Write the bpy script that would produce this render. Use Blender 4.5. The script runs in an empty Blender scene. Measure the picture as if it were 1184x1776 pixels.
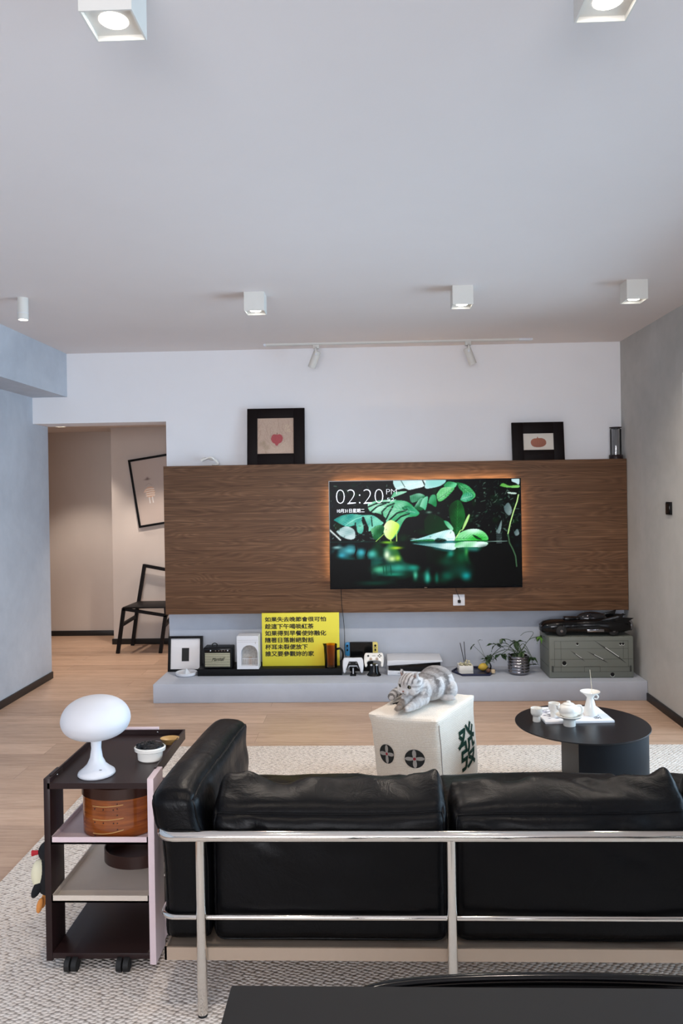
import bpy, bmesh, math, random
import numpy as np
from mathutils import Vector, Matrix, noise as mn
R = math.radians
PI = math.pi
S = bpy.context.scene
COL = S.collection
random.seed(7)

# ------------------------------------------------------------------ helpers
def lin(r, g, b):
    f = lambda c: (c/255/12.92) if c/255 <= .04045 else ((c/255+.055)/1.055)**2.4
    return (f(r), f(g), f(b), 1)

class G:
    """collects shapes, then links them as ONE mesh object"""
    def __init__(s):
        s.bm = bmesh.new()
    def _add(s, verts, faces):
        vs = [s.bm.verts.new(v) for v in verts]
        out = []
        for f in faces:
            try: out.append(s.bm.faces.new([vs[i] for i in f]))
            except ValueError: pass
        return vs, out
    def box(s, x0, x1, y0, y1, z0, z1, bev=0, seg=2, M=None):
        b = bmesh.new()
        bmesh.ops.create_cube(b, size=1)
        for v in b.verts:
            v.co = Vector((x0+(x1-x0)*(v.co.x+.5), y0+(y1-y0)*(v.co.y+.5), z0+(z1-z0)*(v.co.z+.5)))
        if bev: bmesh.ops.bevel(b, geom=list(b.edges), offset=bev, segments=seg, profile=.5, affect='EDGES')
        return s.merge(b, M)
    def merge(s, b, M=None):
        if M is not None: bmesh.ops.transform(b, matrix=M, verts=b.verts)
        me = bpy.data.meshes.new('tmp'); b.to_mesh(me); b.free()
        s.bm.from_mesh(me); bpy.data.meshes.remove(me)
        return s
    def prism(s, poly, a0, a1, axis='Z', bev=0, seg=2, M=None):
        b = bmesh.new()
        mp = {'Z': lambda p, a: (p[0], p[1], a), 'Y': lambda p, a: (p[0], a, p[1]), 'X': lambda p, a: (a, p[0], p[1])}[axis]
        lo = [b.verts.new(mp(p, a0)) for p in poly]; hi = [b.verts.new(mp(p, a1)) for p in poly]
        n = len(poly)
        b.faces.new(lo); b.faces.new(hi)
        for i in range(n): b.faces.new((lo[i], lo[(i+1) % n], hi[(i+1) % n], hi[i]))
        bmesh.ops.recalc_face_normals(b, faces=b.faces)
        if bev: bmesh.ops.bevel(b, geom=list(b.edges), offset=bev, segments=seg, profile=.5, affect='EDGES')
        return s.merge(b, M)
    def lathe(s, prof, c=(0, 0, 0), n=40, sx=1, sy=1, M=None):
        verts = []; faces = []; m = len(prof)
        b = bmesh.new(); rings = []
        for r, z in prof:
            if r < 1e-6: rings.append([b.verts.new((c[0], c[1], c[2]+z))])
            else: rings.append([b.verts.new((c[0]+r*sx*math.cos(2*PI*i/n), c[1]+r*sy*math.sin(2*PI*i/n), c[2]+z)) for i in range(n)])
        for k in range(m-1):
            a, d = rings[k], rings[k+1]
            for i in range(n):
                j = (i+1) % n
                if len(a) == 1 and len(d) == 1: continue
                if len(a) == 1: b.faces.new((a[0], d[j], d[i]))
                elif len(d) == 1: b.faces.new((a[i], a[j], d[0]))
                else: b.faces.new((a[i], a[j], d[j], d[i]))
        bmesh.ops.recalc_face_normals(b, faces=b.faces)
        return s.merge(b, M)
    def cyl(s, p0, p1, r0, r1=None, n=24):
        return s.tube([p0, p1], [r0, r0 if r1 is None else r1], n)
    def tube(s, pts, r, n=12, closed=False):
        pts = [Vector(p) for p in pts]; m = len(pts)
        rs = r if isinstance(r, (list, tuple)) else [r]*m
        b = bmesh.new(); rings = []; up = None
        for i, p in enumerate(pts):
            if closed: t = pts[(i+1) % m]-pts[i-1]
            else: t = (pts[min(i+1, m-1)]-pts[max(i-1, 0)])
            if t.length < 1e-9: t = Vector((0, 0, 1))
            t.normalize()
            if up is None:
                up = Vector((0, 0, 1)) if abs(t.z) < .9 else Vector((0, 1, 0))
            u = up-t*up.dot(t)
            if u.length < 1e-5: u = t.orthogonal()
            u.normalize(); w = t.cross(u); up = u
            rings.append([b.verts.new(p+(u*math.cos(2*PI*k/n)+w*math.sin(2*PI*k/n))*rs[i]) for k in range(n)])
        for i in range(m if closed else m-1):
            a, d = rings[i], rings[(i+1) % m]
            for k in range(n):
                b.faces.new((a[k], a[(k+1) % n], d[(k+1) % n], d[k]))
        if not closed:
            b.faces.new(rings[0][::-1]); b.faces.new(rings[-1])
        bmesh.ops.recalc_face_normals(b, faces=b.faces)
        return s.merge(b)
    def ell(s, c, r, u=24, v=16, M=None):
        b = bmesh.new()
        bmesh.ops.create_uvsphere(b, u_segments=u, v_segments=v, radius=1)
        Mx = Matrix.Translation(c) @ (M if M is not None else Matrix()) @ Matrix.Diagonal((r[0], r[1], r[2], 1))
        return s.merge(b, Mx)
    def grid(s, f, nu, nv, wrap=False):
        b = bmesh.new()
        vs = [[b.verts.new(f(i/nu, j/nv)) for i in range(nu+1)] for j in range(nv+1)]
        for j in range(nv):
            for i in range(nu): b.faces.new((vs[j][i], vs[j][i+1], vs[j+1][i+1], vs[j+1][i]))
        return s.merge(b)
    def poly(s, pts):
        s._add(pts, [list(range(len(pts)))]); return s
    def warp(s, f):
        for v in s.bm.verts: v.co = Vector(f(v.co))
        return s
    def make(s, name, mat, parent=None, smooth=38, weld=0):
        if weld: bmesh.ops.remove_doubles(s.bm, verts=s.bm.verts, dist=weld)
        if smooth:
            lim = R(smooth)
            for f in s.bm.faces: f.smooth = True
            for e in s.bm.edges:
                if len(e.link_faces) == 2:
                    try: e.smooth = e.calc_face_angle() < lim
                    except ValueError: e.smooth = False
        me = bpy.data.meshes.new(name); s.bm.to_mesh(me); s.bm.free()
        return link(name, me, mat, parent)

def link(name, me, mat, parent=None):
    o = bpy.data.objects.new(name, me); COL.objects.link(o)
    if mat: me.materials.clear(); me.materials.append(mat)
    if parent: o.parent = parent
    return o

def tag(o, label, cat, group=None, kind=None):
    o['label'] = label; o['category'] = cat
    if group: o['group'] = group
    if kind: o['kind'] = kind
    return o

def thing(name, label, cat, loc=(0, 0, 0), rz=0, group=None, rot=None):
    o = bpy.data.objects.new(name, None); COL.objects.link(o)
    o.empty_display_size = .05
    o.location = loc; o.rotation_euler = rot if rot else (0, 0, rz)
    return tag(o, label, cat, group)

def struct(o, label=None, cat=None):
    o['kind'] = 'structure'
    if label: o['label'] = label
    if cat: o['category'] = cat
    return o

def dup(root, loc, label, rz=None):
    c = root.copy(); COL.objects.link(c); c.location = loc; c['label'] = label
    if rz is not None: c.rotation_euler = (0, 0, rz)
    for ch in list(root.children):
        k = ch.copy(); COL.objects.link(k); k.parent = c
        for g in list(ch.children):
            q = g.copy(); COL.objects.link(q); q.parent = k
    return c

def text(name, s, size, mat, parent, M, off=0, ext=.0004, space=1.0, shear=0, align='LEFT', line=1.0, fit=None, warp=None):
    """lettering as a mesh: text lies in local XY of M"""
    cu = bpy.data.curves.new('t', 'FONT'); cu.body = s; cu.size = size; cu.extrude = ext
    cu.offset = min(off, 0); cu.bevel_depth = max(off, 0); cu.bevel_resolution = 1; cu.space_character = space; cu.shear = shear; cu.align_x = align; cu.space_line = line
    cu.resolution_u = 4
    o = bpy.data.objects.new('t', cu); COL.objects.link(o)
    dg = bpy.context.evaluated_depsgraph_get(); dg.update()
    me = bpy.data.meshes.new_from_object(o.evaluated_get(dg))
    bpy.data.objects.remove(o); bpy.data.curves.remove(cu)
    if fit:
        xs = [v.co.x for v in me.vertices]; ys = [v.co.y for v in me.vertices]
        if xs:
            x0, x1, y0, y1 = min(xs), max(xs), min(ys), max(ys)
            for v in me.vertices:
                v.co.x = fit[0]+(v.co.x-x0)/(x1-x0)*(fit[1]-fit[0]); v.co.y = fit[2]+(v.co.y-y0)/(y1-y0)*(fit[3]-fit[2])
    if warp:
        for v in me.vertices: v.co = warp(v.co)
    else: me.transform(M)
    me.name = name
    return link(name, me, mat, parent)

def facing(x, y, z):      # text plane: local X -> world X, local Y -> world Z, front towards -Y
    return Matrix.Translation((x, y, z)) @ Matrix.Rotation(PI/2, 4, 'X')

def arc(c, r, a0, a1, n, plane='XY', z=0):
    out = []
    for i in range(n+1):
        a = a0+(a1-a0)*i/n
        u, v = c[0]+r*math.cos(a), c[1]+r*math.sin(a)
        out.append((u, v, z) if plane == 'XY' else (u, z, v) if plane == 'XZ' else (z, u, v))
    return out

def spline(pts, n=6):
    P = [Vector(p) for p in pts]; out = []
    for i in range(len(P)-1):
        p0, p1, p2, p3 = P[max(i-1, 0)], P[i], P[i+1], P[min(i+2, len(P)-1)]
        for k in range(n):
            t = k/n
            out.append(.5*((2*p1)+(p2-p0)*t+(2*p0-5*p1+4*p2-p3)*t*t+(-p0+3*p1-3*p2+p3)*t**3))
    out.append(P[-1]); return out

# ------------------------------------------------------------------ materials
def mat(name, col, rough=.5, metal=0, spec=.5, **k):
    m = bpy.data.materials.new(name); m.use_nodes = True
    b = m.node_tree.nodes['Principled BSDF']
    b.inputs['Base Color'].default_value = col
    b.inputs['Roughness'].default_value = rough
    b.inputs['Metallic'].default_value = metal
    b.inputs['Specular IOR Level'].default_value = spec
    for q, v in k.items(): b.inputs[q.replace('_', ' ')].default_value = v
    return m
def nd(m, t, **k):
    n = m.node_tree.nodes.new(t)
    for a, v in k.items(): setattr(n, a, v)
    return n
def lk(m, a, b): m.node_tree.links.new(a, b)
def bsdf(m): return m.node_tree.nodes['Principled BSDF']
def coords(m, scale=(1, 1, 1), kind='Object', rot=(0, 0, 0)):
    tc = nd(m, 'ShaderNodeTexCoord'); mp = nd(m, 'ShaderNodeMapping')
    mp.inputs['Scale'].default_value = scale; mp.inputs['Rotation'].default_value = rot
    lk(m, tc.outputs[kind], mp.inputs['Vector']); return mp.outputs['Vector']
def ramp(m, src, stops):
    r = nd(m, 'ShaderNodeValToRGB'); e = r.color_ramp.elements
    while len(e) < len(stops): e.new(.5)
    for i, (p, c) in enumerate(stops): e[i].position = p; e[i].color = c
    lk(m, src, r.inputs['Fac']); return r.outputs['Color']
def bump(m, src, strength=.3, dist=.01, prev=None):
    b = nd(m, 'ShaderNodeBump'); b.inputs['Strength'].default_value = strength; b.inputs['Distance'].default_value = dist
    lk(m, src, b.inputs['Height'])
    if prev is not None: lk(m, prev, b.inputs['Normal'])
    return b.outputs['Normal']
def noise(m, vec, scale, detail=4, rough=.55, dist=0):
    n = nd(m, 'ShaderNodeTexNoise'); n.inputs['Scale'].default_value = scale; n.inputs['Detail'].default_value = detail
    n.inputs['Roughness'].default_value = rough; n.inputs['Distortion'].default_value = dist
    lk(m, vec, n.inputs['Vector']); return n.outputs['Fac']
def mixc(m, fac, a, b, mode='MIX'):
    x = nd(m, 'ShaderNodeMix', data_type='RGBA', blend_type=mode)
    for sk, v in ((x.inputs[0], fac), (x.inputs[6], a), (x.inputs[7], b)):
        if isinstance(v, (int, float, tuple)): sk.default_value = v
        else: lk(m, v, sk)
    return x.outputs[2]
def math_(m, op, a, b=0):
    x = nd(m, 'ShaderNodeMath', operation=op)
    for sk, v in ((x.inputs[0], a), (x.inputs[1], b)):
        if isinstance(v, (int, float)): sk.default_value = v
        else: lk(m, v, sk)
    return x.outputs[0]
def emit(name, col, strength):
    m = bpy.data.materials.new(name); m.use_nodes = True
    b = bsdf(m); b.inputs['Base Color'].default_value = col
    b.inputs['Emission Color'].default_value = col; b.inputs['Emission Strength'].default_value = strength
    return m

def plaster(name, c0, c1, scale=1.3, rough=.85, bs=.05):
    m = mat(name, c0, rough, spec=.25)
    v = coords(m)
    n1 = noise(m, v, scale, 6, .62, .6)
    n2 = noise(m, v, scale*7, 5, .6)
    f = math_(m, 'ADD', math_(m, 'MULTIPLY', n1, .75), math_(m, 'MULTIPLY', n2, .25))
    lk(m, ramp(m, f, [(.3, c0), (.7, c1)]), bsdf(m).inputs['Base Color'])
    lk(m, bump(m, noise(m, v, 45, 3), bs, .004), bsdf(m).inputs['Normal'])
    return m

M = {}
M['white_wall'] = plaster('white paint', lin(232, 230, 231), lin(237, 235, 236), .8)
M['ceiling'] = plaster('ceiling paint', lin(222, 214, 211), lin(227, 219, 216), .6)
M['concrete_wall'] = plaster('grey textured plaster', lin(176, 182, 191), lin(199, 205, 213), 1.5, .8, .09)
M['grey_wall'] = plaster('neutral grey textured plaster', lin(168, 166, 162), lin(190, 188, 184), 1.5, .8, .09)  # same plaster as the left wall, its warm light and shade put into the colour
M['ledge'] = plaster('smooth cement', lin(172, 178, 190), lin(191, 197, 208), 1.1, .6, .05)
M['corridor'] = plaster('corridor paint', lin(205, 196, 190), lin(212, 203, 197), .8)
M['baseboard'] = mat('black baseboard', lin(20, 20, 22), .45)
M['black'] = mat('black paint', lin(14, 14, 16), .5, spec=.2)
M['black_gloss'] = mat('black gloss', lin(8, 8, 10), .15, spec=.35)
M['black_wood'] = mat('black stained wood', lin(15, 11, 12), .5, spec=.2)
M['white_paint'] = mat('white powder coat', lin(214, 211, 204), .5)
M['white_plastic'] = mat('white plastic', lin(216, 218, 223), .35)
M['porcelain'] = mat('porcelain', lin(236, 232, 224), .22, Coat_Weight=.3)
M['opal'] = mat('opal glass', lin(208, 208, 212), .5, Subsurface_Weight=.15, Subsurface_Radius=(.05, .05, .05))
M['chrome'] = mat('chrome', lin(226, 222, 216), .09, 1)
M['dark_brown'] = mat('dark brown lacquer', lin(38, 24, 24), .36, spec=.3)
M['pink'] = mat('pale pink lacquer', lin(214, 194, 198), .4)
M['beige'] = mat('beige lacquer', lin(204, 192, 178), .4)
M['rubber'] = mat('black rubber', lin(16, 16, 17), .7)
M['yellow'] = mat('yellow board', lin(226, 214, 62), .55)
M['ink'] = mat('black ink', lin(20, 20, 18), .6)
M['table_black'] = mat('black powder coat', lin(22, 23, 27), .33, spec=.35)
M['base_black'] = mat('black base steel', lin(17, 20, 25), .55, spec=.18)
M['table_grey'] = mat('dark grey laminate', lin(38, 37, 37), .6, spec=.25)
M['blue'] = mat('blue plastic', lin(40, 120, 170), .4)
M['pale_yellow'] = mat('pale yellow plastic', lin(225, 205, 110), .4)
M['silver'] = mat('silver glaze', lin(150, 148, 152), .12, 1)
M['navy'] = mat('navy lacquer', lin(22, 28, 62), .3)
M['lemon'] = mat('lemon peel', lin(214, 180, 70), .5)
M['crate'] = mat('grey green plastic', lin(104, 108, 101), .5)
M['crate_dark'] = mat('dark seam', lin(48, 51, 48), .6)
M['scratch'] = mat('white scuff', lin(200, 204, 200), .5)
M['orange'] = mat('orange felt', lin(214, 140, 70), .9)
M['red'] = mat('red felt', lin(190, 40, 52), .8)
M['cream'] = mat('cream felt', lin(226, 220, 190), .9)
M['plush'] = mat('black plush', lin(14, 14, 18), .9)
M['gold'] = mat('pale wood', lin(190, 150, 92), .35)
M['green_thread'] = mat('dark green thread', lin(14, 66, 52), .9)
M['black_thread'] = mat('black thread', lin(28, 28, 27), .9)
M['grey_thread'] = mat('grey thread', lin(158, 152, 146), .9)
M['red_thread'] = mat('red thread', lin(150, 38, 50), .9)
M['white_line'] = mat('white lettering', lin(236, 236, 236), .5)
M['soil'] = mat('soil', lin(40, 32, 26), .95)
M['stem'] = mat('plant stem', lin(44, 66, 34), .6)
M['reed'] = mat('black reed', lin(22, 20, 24), .7)
M['incense'] = mat('incense stick', lin(210, 196, 170), .8)
M['taupe'] = mat('taupe enamel', lin(172, 152, 134), .42, .35)

def leafmat(name, c0, c1):
    m = mat(name, c0, .38)
    v = coords(m)
    lk(m, ramp(m, noise(m, v, 30, 3), [(.3, c0), (.7, c1)]), bsdf(m).inputs['Base Color'])
    return m
M['leaf'] = leafmat('dark leaf', lin(26, 46, 26), lin(50, 78, 40))
M['leaf_light'] = leafmat('fresh leaf', lin(74, 120, 44), lin(104, 150, 60))

def glassmat(name, col, rough=.02, fac=.5):
    m = bpy.data.materials.new(name); m.use_nodes = True
    nt = m.node_tree; nt.nodes.clear()
    out = nt.nodes.new('ShaderNodeOutputMaterial'); t = nt.nodes.new('ShaderNodeBsdfTransparent'); g = nt.nodes.new('ShaderNodeBsdfGlossy')
    fr = nt.nodes.new('ShaderNodeFresnel'); fr.inputs['IOR'].default_value = 1.45
    mx = nt.nodes.new('ShaderNodeMixShader')
    t.inputs['Color'].default_value = col; g.inputs['Roughness'].default_value = rough
    nt.links.new(fr.outputs[0], mx.inputs[0]); nt.links.new(t.outputs[0], mx.inputs[1]); nt.links.new(g.outputs[0], mx.inputs[2])
    nt.links.new(mx.outputs[0], out.inputs['Surface'])
    return m
M['pane'] = glassmat('window glass', (.96, .97, .97, 1))
M['clear'] = glassmat('clear glass', (.98, .98, .98, 1))
M['amber'] = glassmat('amber glass', (.95, .66, .26, 1), .04)
M['amber_wood'] = None

def wood_floor():
    m = mat('oak boards', lin(170, 136, 108), .42, spec=.35)
    tc = nd(m, 'ShaderNodeTexCoord')
    br = nd(m, 'ShaderNodeTexBrick'); br.offset = .37; br.offset_frequency = 2
    for k, v in (('Scale', 1), ('Brick Width', 1.9), ('Row Height', .19), ('Mortar Size', .0012), ('Mortar Smooth', .3), ('Bias', 0)): br.inputs[k].default_value = v
    br.inputs['Color1'].default_value = (0, 0, 0, 1); br.inputs['Color2'].default_value = (1, 1, 1, 1); br.inputs['Mortar'].default_value = (.5, .5, .5, 1)
    lk(m, tc.outputs['Object'], br.inputs['Vector'])
    # grain: noise stretched along the boards, shifted per board
    mp = nd(m, 'ShaderNodeMapping'); mp.inputs['Scale'].default_value = (.9, 9, 1)
    ad = nd(m, 'ShaderNodeVectorMath', operation='ADD')
    lk(m, tc.outputs['Object'], mp.inputs['Vector']); lk(m, mp.outputs['Vector'], ad.inputs[0])
    sc = nd(m, 'ShaderNodeVectorMath', operation='SCALE'); sc.inputs['Scale'].default_value = 7.0
    lk(m, br.outputs['Color'], sc.inputs[0]); lk(m, sc.outputs[0], ad.inputs[1])
    g1 = noise(m, ad.outputs[0], 2.2, 8, .62, 1.1)
    g2 = noise(m, ad.outputs[0], 12, 6, .6, .3)
    f = math_(m, 'ADD', math_(m, 'MULTIPLY', g1, .65), math_(m, 'MULTIPLY', g2, .35))
    c = ramp(m, f, [(.3, lin(172, 142, 120)), (.5, lin(200, 170, 148)), (.72, lin(220, 192, 170))])
    tone = ramp(m, br.outputs['Color'], [(0, lin(226, 222, 218)), (1, lin(255, 252, 248))])
    c = mixc(m, 1.0, c, tone, 'MULTIPLY')
    c = mixc(m, math_(m, 'MULTIPLY', br.outputs['Fac'], .55), c, lin(96, 72, 54))
    lk(m, c, bsdf(m).inputs['Base Color'])
    lk(m, bump(m, f, .12, .002, bump(m, math_(m, 'SUBTRACT', 1, br.outputs['Fac']), .5, .0015)), bsdf(m).inputs['Normal'])
    return m
M['floor'] = wood_floor()

def walnut():
    m = mat('walnut veneer', lin(104, 74, 52), .5, spec=.3)
    tc = nd(m, 'ShaderNodeTexCoord')
    v1 = nd(m, 'ShaderNodeMapping'); v1.inputs['Scale'].default_value = (.5, 1, 40); lk(m, tc.outputs['Object'], v1.inputs['Vector'])
    g1 = noise(m, v1.outputs[0], 3.2, 6, .62, .15)
    v2 = nd(m, 'ShaderNodeMapping'); v2.inputs['Scale'].default_value = (.8, 1, 7); lk(m, tc.outputs['Object'], v2.inputs['Vector'])
    fld = noise(m, v2.outputs[0], 1.6, 1.5, .4, .25)
    bands = math_(m, 'ABSOLUTE', math_(m, 'SUBTRACT', math_(m, 'FRACT', math_(m, 'MULTIPLY', fld, 17)), .5))
    v3 = nd(m, 'ShaderNodeMapping'); v3.inputs['Scale'].default_value = (.9, 1, .35); lk(m, tc.outputs['Object'], v3.inputs['Vector'])
    big = noise(m, v3.outputs[0], 2.0, 2)
    f = math_(m, 'ADD', math_(m, 'MULTIPLY', g1, .72), math_(m, 'MULTIPLY', bands, .26))
    c = ramp(m, math_(m, 'ADD', f, math_(m, 'MULTIPLY', big, .12)), [(.3, lin(74, 51, 35)), (.5, lin(103, 74, 53)), (.72, lin(134, 101, 75))])
    lk(m, c, bsdf(m).inputs['Base Color'])
    lk(m, bump(m, f, .1, .001), bsdf(m).inputs['Normal'])
    return m
M['walnut'] = walnut()

def rug():
    m = mat('woven wool', lin(212, 200, 188), .95, spec=.1)
    tc = nd(m, 'ShaderNodeTexCoord')
    wob = nd(m, 'ShaderNodeTexNoise'); wob.inputs['Scale'].default_value = 14; wob.inputs['Detail'].default_value = 2; lk(m, tc.outputs['Object'], wob.inputs['Vector'])
    ad = nd(m, 'ShaderNodeVectorMath', operation='MULTIPLY_ADD'); ad.inputs[1].default_value = (.008, .008, 0); lk(m, wob.outputs['Color'], ad.inputs[0]); lk(m, tc.outputs['Object'], ad.inputs[2])
    mp = nd(m, 'ShaderNodeMapping'); mp.inputs['Scale'].default_value = (54, 80, 0); mp.inputs['Rotation'].default_value = (0, 0, R(32)); lk(m, ad.outputs[0], mp.inputs['Vector'])
    vo = nd(m, 'ShaderNodeTexVoronoi'); vo.voronoi_dimensions = '2D'; vo.inputs['Scale'].default_value = 1; vo.inputs['Randomness'].default_value = .38; lk(m, mp.outputs[0], vo.inputs['Vector'])
    dd = vo.outputs['Distance']
    n = noise(m, tc.outputs['Object'], 190, 3); big = noise(m, tc.outputs['Object'], 2.5, 3)
    sp = nd(m, 'ShaderNodeSeparateColor'); lk(m, vo.outputs['Color'], sp.inputs[0])
    f = math_(m, 'ADD', math_(m, 'MULTIPLY', sp.outputs[0], .3), math_(m, 'ADD', math_(m, 'MULTIPLY', n, .5), math_(m, 'MULTIPLY', big, .2)))
    c = ramp(m, f, [(.15, lin(216, 203, 191)), (.85, lin(245, 236, 227))])
    gap = ramp(m, dd, [(.42, (0, 0, 0, 1)), (.72, (1, 1, 1, 1))])
    c = mixc(m, math_(m, 'MULTIPLY', gap, .85), c, lin(112, 98, 88))
    lk(m, c, bsdf(m).inputs['Base Color'])
    h = math_(m, 'ADD', math_(m, 'SUBTRACT', 1, dd), math_(m, 'MULTIPLY', n, .25))
    lk(m, bump(m, h, .9, .007), bsdf(m).inputs['Normal'])
    return m
M['rug'] = rug()

def leather():
    m = mat('black leather', lin(6, 6, 8), .36, spec=.15)
    v = coords(m)
    vo = nd(m, 'ShaderNodeTexVoronoi'); vo.inputs['Scale'].default_value = 420; lk(m, v, vo.inputs['Vector'])
    n = noise(m, v, 9, 5)
    lk(m, ramp(m, n, [(.3, (.3, .3, .3, 1)), (.7, (.44, .44, .44, 1))]), bsdf(m).inputs['Roughness'])
    b1 = bump(m, noise(m, v, 14, 4, .6, .8), .25, .012)
    lk(m, bump(m, vo.outputs['Distance'], .15, .001, b1), bsdf(m).inputs['Normal'])
    return m
M['leather'] = leather()

def knit():
    m = mat('knitted wool', lin(220, 208, 194), .95, spec=.1, Sheen_Weight=.2)
    v = coords(m)
    w = nd(m, 'ShaderNodeTexWave'); w.wave_type = 'BANDS'; w.bands_direction = 'Z'; w.inputs['Scale'].default_value = 38; w.inputs['Distortion'].default_value = 2; w.inputs['Detail Scale'].default_value = 3
    lk(m, v, w.inputs['Vector'])
    n = noise(m, v, 240, 2)
    lk(m, ramp(m, n, [(.3, lin(212, 199, 183)), (.7, lin(226, 216, 203))]), bsdf(m).inputs['Base Color'])
    lk(m, bump(m, math_(m, 'ADD', w.outputs['Fac'], n), .35, .003), bsdf(m).inputs['Normal'])
    return m
M['knit'] = knit()

def amber_wood():
    m = mat('lacquered cherry wood', lin(132, 66, 26), .2, Coat_Weight=.5)
    v = coords(m, (3, 3, 40))
    n = noise(m, v, 2.5, 5, .6, .4)
    lk(m, ramp(m, n, [(.3, lin(98, 44, 16)), (.7, lin(152, 82, 32))]), bsdf(m).inputs['Base Color'])
    return m
M['amber_wood'] = amber_wood()
def grille():
    m = mat('speaker cloth', lin(150, 146, 122), .9)
    v = coords(m)
    w = nd(m, 'ShaderNodeTexWave'); w.bands_direction = 'Z'; w.inputs['Scale'].default_value = 26; w.inputs['Distortion'].default_value = .6; lk(m, v, w.inputs['Vector'])
    n = noise(m, v, 260, 2)
    f = math_(m, 'ADD', math_(m, 'MULTIPLY', w.outputs['Fac'], .6), math_(m, 'MULTIPLY', n, .5))
    lk(m, ramp(m, f, [(.2, lin(96, 94, 76)), (.8, lin(178, 174, 150))]), bsdf(m).inputs['Base Color'])
    return m
M['grille'] = grille()

def vcol(name, rough=.6, emission=0, coat=0):
    m = mat(name, (1, 1, 1, 1), rough)
    a = nd(m, 'ShaderNodeAttribute'); a.attribute_name = 'Col'
    if emission:
        bsdf(m).inputs['Base Color'].default_value = (.004, .004, .004, 1)
        lk(m, a.outputs['Color'], bsdf(m).inputs['Emission Color']); bsdf(m).inputs['Emission Strength'].default_value = emission
    else: lk(m, a.outputs['Color'], bsdf(m).inputs['Base Color'])
    bsdf(m).inputs['Coat Weight'].default_value = coat
    return m
M['print'] = vcol('printed paper', .7)
M['print_glazed'] = vcol('glazed print', .6, 0, .6)
M['screen'] = vcol('television screen', .3, 1.0); bsdf(M['screen']).inputs['Specular IOR Level'].default_value = .08

def srgb2lin(a):
    a = np.clip(np.asarray(a, float)/255, 0, 1)
    return np.where(a <= .04045, a/12.92, ((a+.055)/1.055)**2.4)

def set_col(me, rgb):
    at = me.color_attributes.new('Col', 'FLOAT_COLOR', 'POINT')
    buf = np.ones((len(me.vertices), 4), np.float32); buf[:, :3] = rgb
    at.data.foreach_set('color', buf.ravel())

def picture(name, img, mp, mt, parent):
    """img: (nv,nu,3) sRGB array, row 0 = top; mp(u,v)->point, v=0 at the top. One flat mesh coloured per vertex."""
    nv, nu = img.shape[:2]
    uu, vv = np.meshgrid(np.linspace(0, 1, nu), np.linspace(0, 1, nv))
    o0 = np.array(mp(0, 0)); ex = np.array(mp(1, 0))-o0; ey = np.array(mp(0, 1))-o0
    P = o0+uu.reshape(-1, 1)*ex+vv.reshape(-1, 1)*ey
    idx = np.arange(nu*nv).reshape(nv, nu)
    F = np.stack([idx[1:, :-1], idx[1:, 1:], idx[:-1, 1:], idx[:-1, :-1]], -1).reshape(-1, 4)
    me = bpy.data.meshes.new(name); me.from_pydata(P.tolist(), [], F.tolist()); me.update()
    set_col(me, srgb2lin(img).reshape(-1, 3))
    return link(name, me, mt, parent)

class Canvas:
    """a small painter on a numpy image addressed in its own coordinates"""
    def __init__(s, x0, x1, y0, y1, nu, nv, bg):
        s.X, s.Y = np.meshgrid(np.linspace(x0, x1, nu), np.linspace(y0, y1, nv))
        s.im = np.zeros((nv, nu, 3))+np.array(bg, float); s.px = (x1-x0)/nu
    def blend(s, m, c, a=1):
        m = np.clip(m*a, 0, 1)[..., None]; s.im = s.im*(1-m)+np.asarray(c, float)*m
    def inside(s, pts):
        X, Y = s.X, s.Y; r = np.zeros(X.shape, bool); n = len(pts)
        for i in range(n):
            x0, y0 = pts[i]; x1, y1 = pts[(i+1) % n]
            if y0 == y1: continue
            c = ((y0 > Y) != (y1 > Y)) & (X < (x1-x0)*(Y-y0)/(y1-y0)+x0); r ^= c
        return r.astype(float)
    def poly(s, pts, c0, c1=None, ang=0, a=1, tex=0, seed=0, smooth=True):
        if smooth: pts = [tuple(p)[:2] for p in spline([(x, y, 0) for x, y in list(pts)+[pts[0]]], 4)][:-1]
        m = s.inside(pts)
        if c1 is None: s.blend(m, c0, a); return
        xs = [p[0] for p in pts]; ys = [p[1] for p in pts]
        t = ((s.X-min(xs))/(max(xs)-min(xs)+1e-6)*math.cos(ang)+(s.Y-min(ys))/(max(ys)-min(ys)+1e-6)*math.sin(ang))
        if tex:
            rs = np.random.RandomState(seed); k = rs.uniform(.3, .9)
            t = t+tex*.9*np.sin(s.X*k*.35+s.Y*.22+seed)+tex*.5*np.sin(s.X*.12-s.Y*.31+seed*2)+tex*.35*np.sin((s.X*math.cos(seed)+s.Y*math.sin(seed))*1.9)
        t = np.clip(t, 0, 1)[..., None]
        s.blend(m, np.asarray(c0, float)*(1-t)+np.asarray(c1, float)*t, a)
    def blob(s, x, y, rx, ry, c, a=1, soft=1.0):
        d = ((s.X-x)/rx)**2+((s.Y-y)/ry)**2
        s.blend(np.exp(-d*1.4) if soft else (d < 1).astype(float), c, a)
    def line(s, pts, w, c, a=1):
        d = np.full(s.X.shape, 1e9)
        for (x0, y0), (x1, y1) in zip(pts[:-1], pts[1:]):
            dx, dy = x1-x0, y1-y0; L = dx*dx+dy*dy+1e-9
            t = np.clip(((s.X-x0)*dx+(s.Y-y0)*dy)/L, 0, 1)
            d = np.minimum(d, np.hypot(s.X-x0-t*dx, s.Y-y0-t*dy))
        s.blend(np.clip((w/2-d)/(s.px)+.5, 0, 1), c, a)

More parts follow.
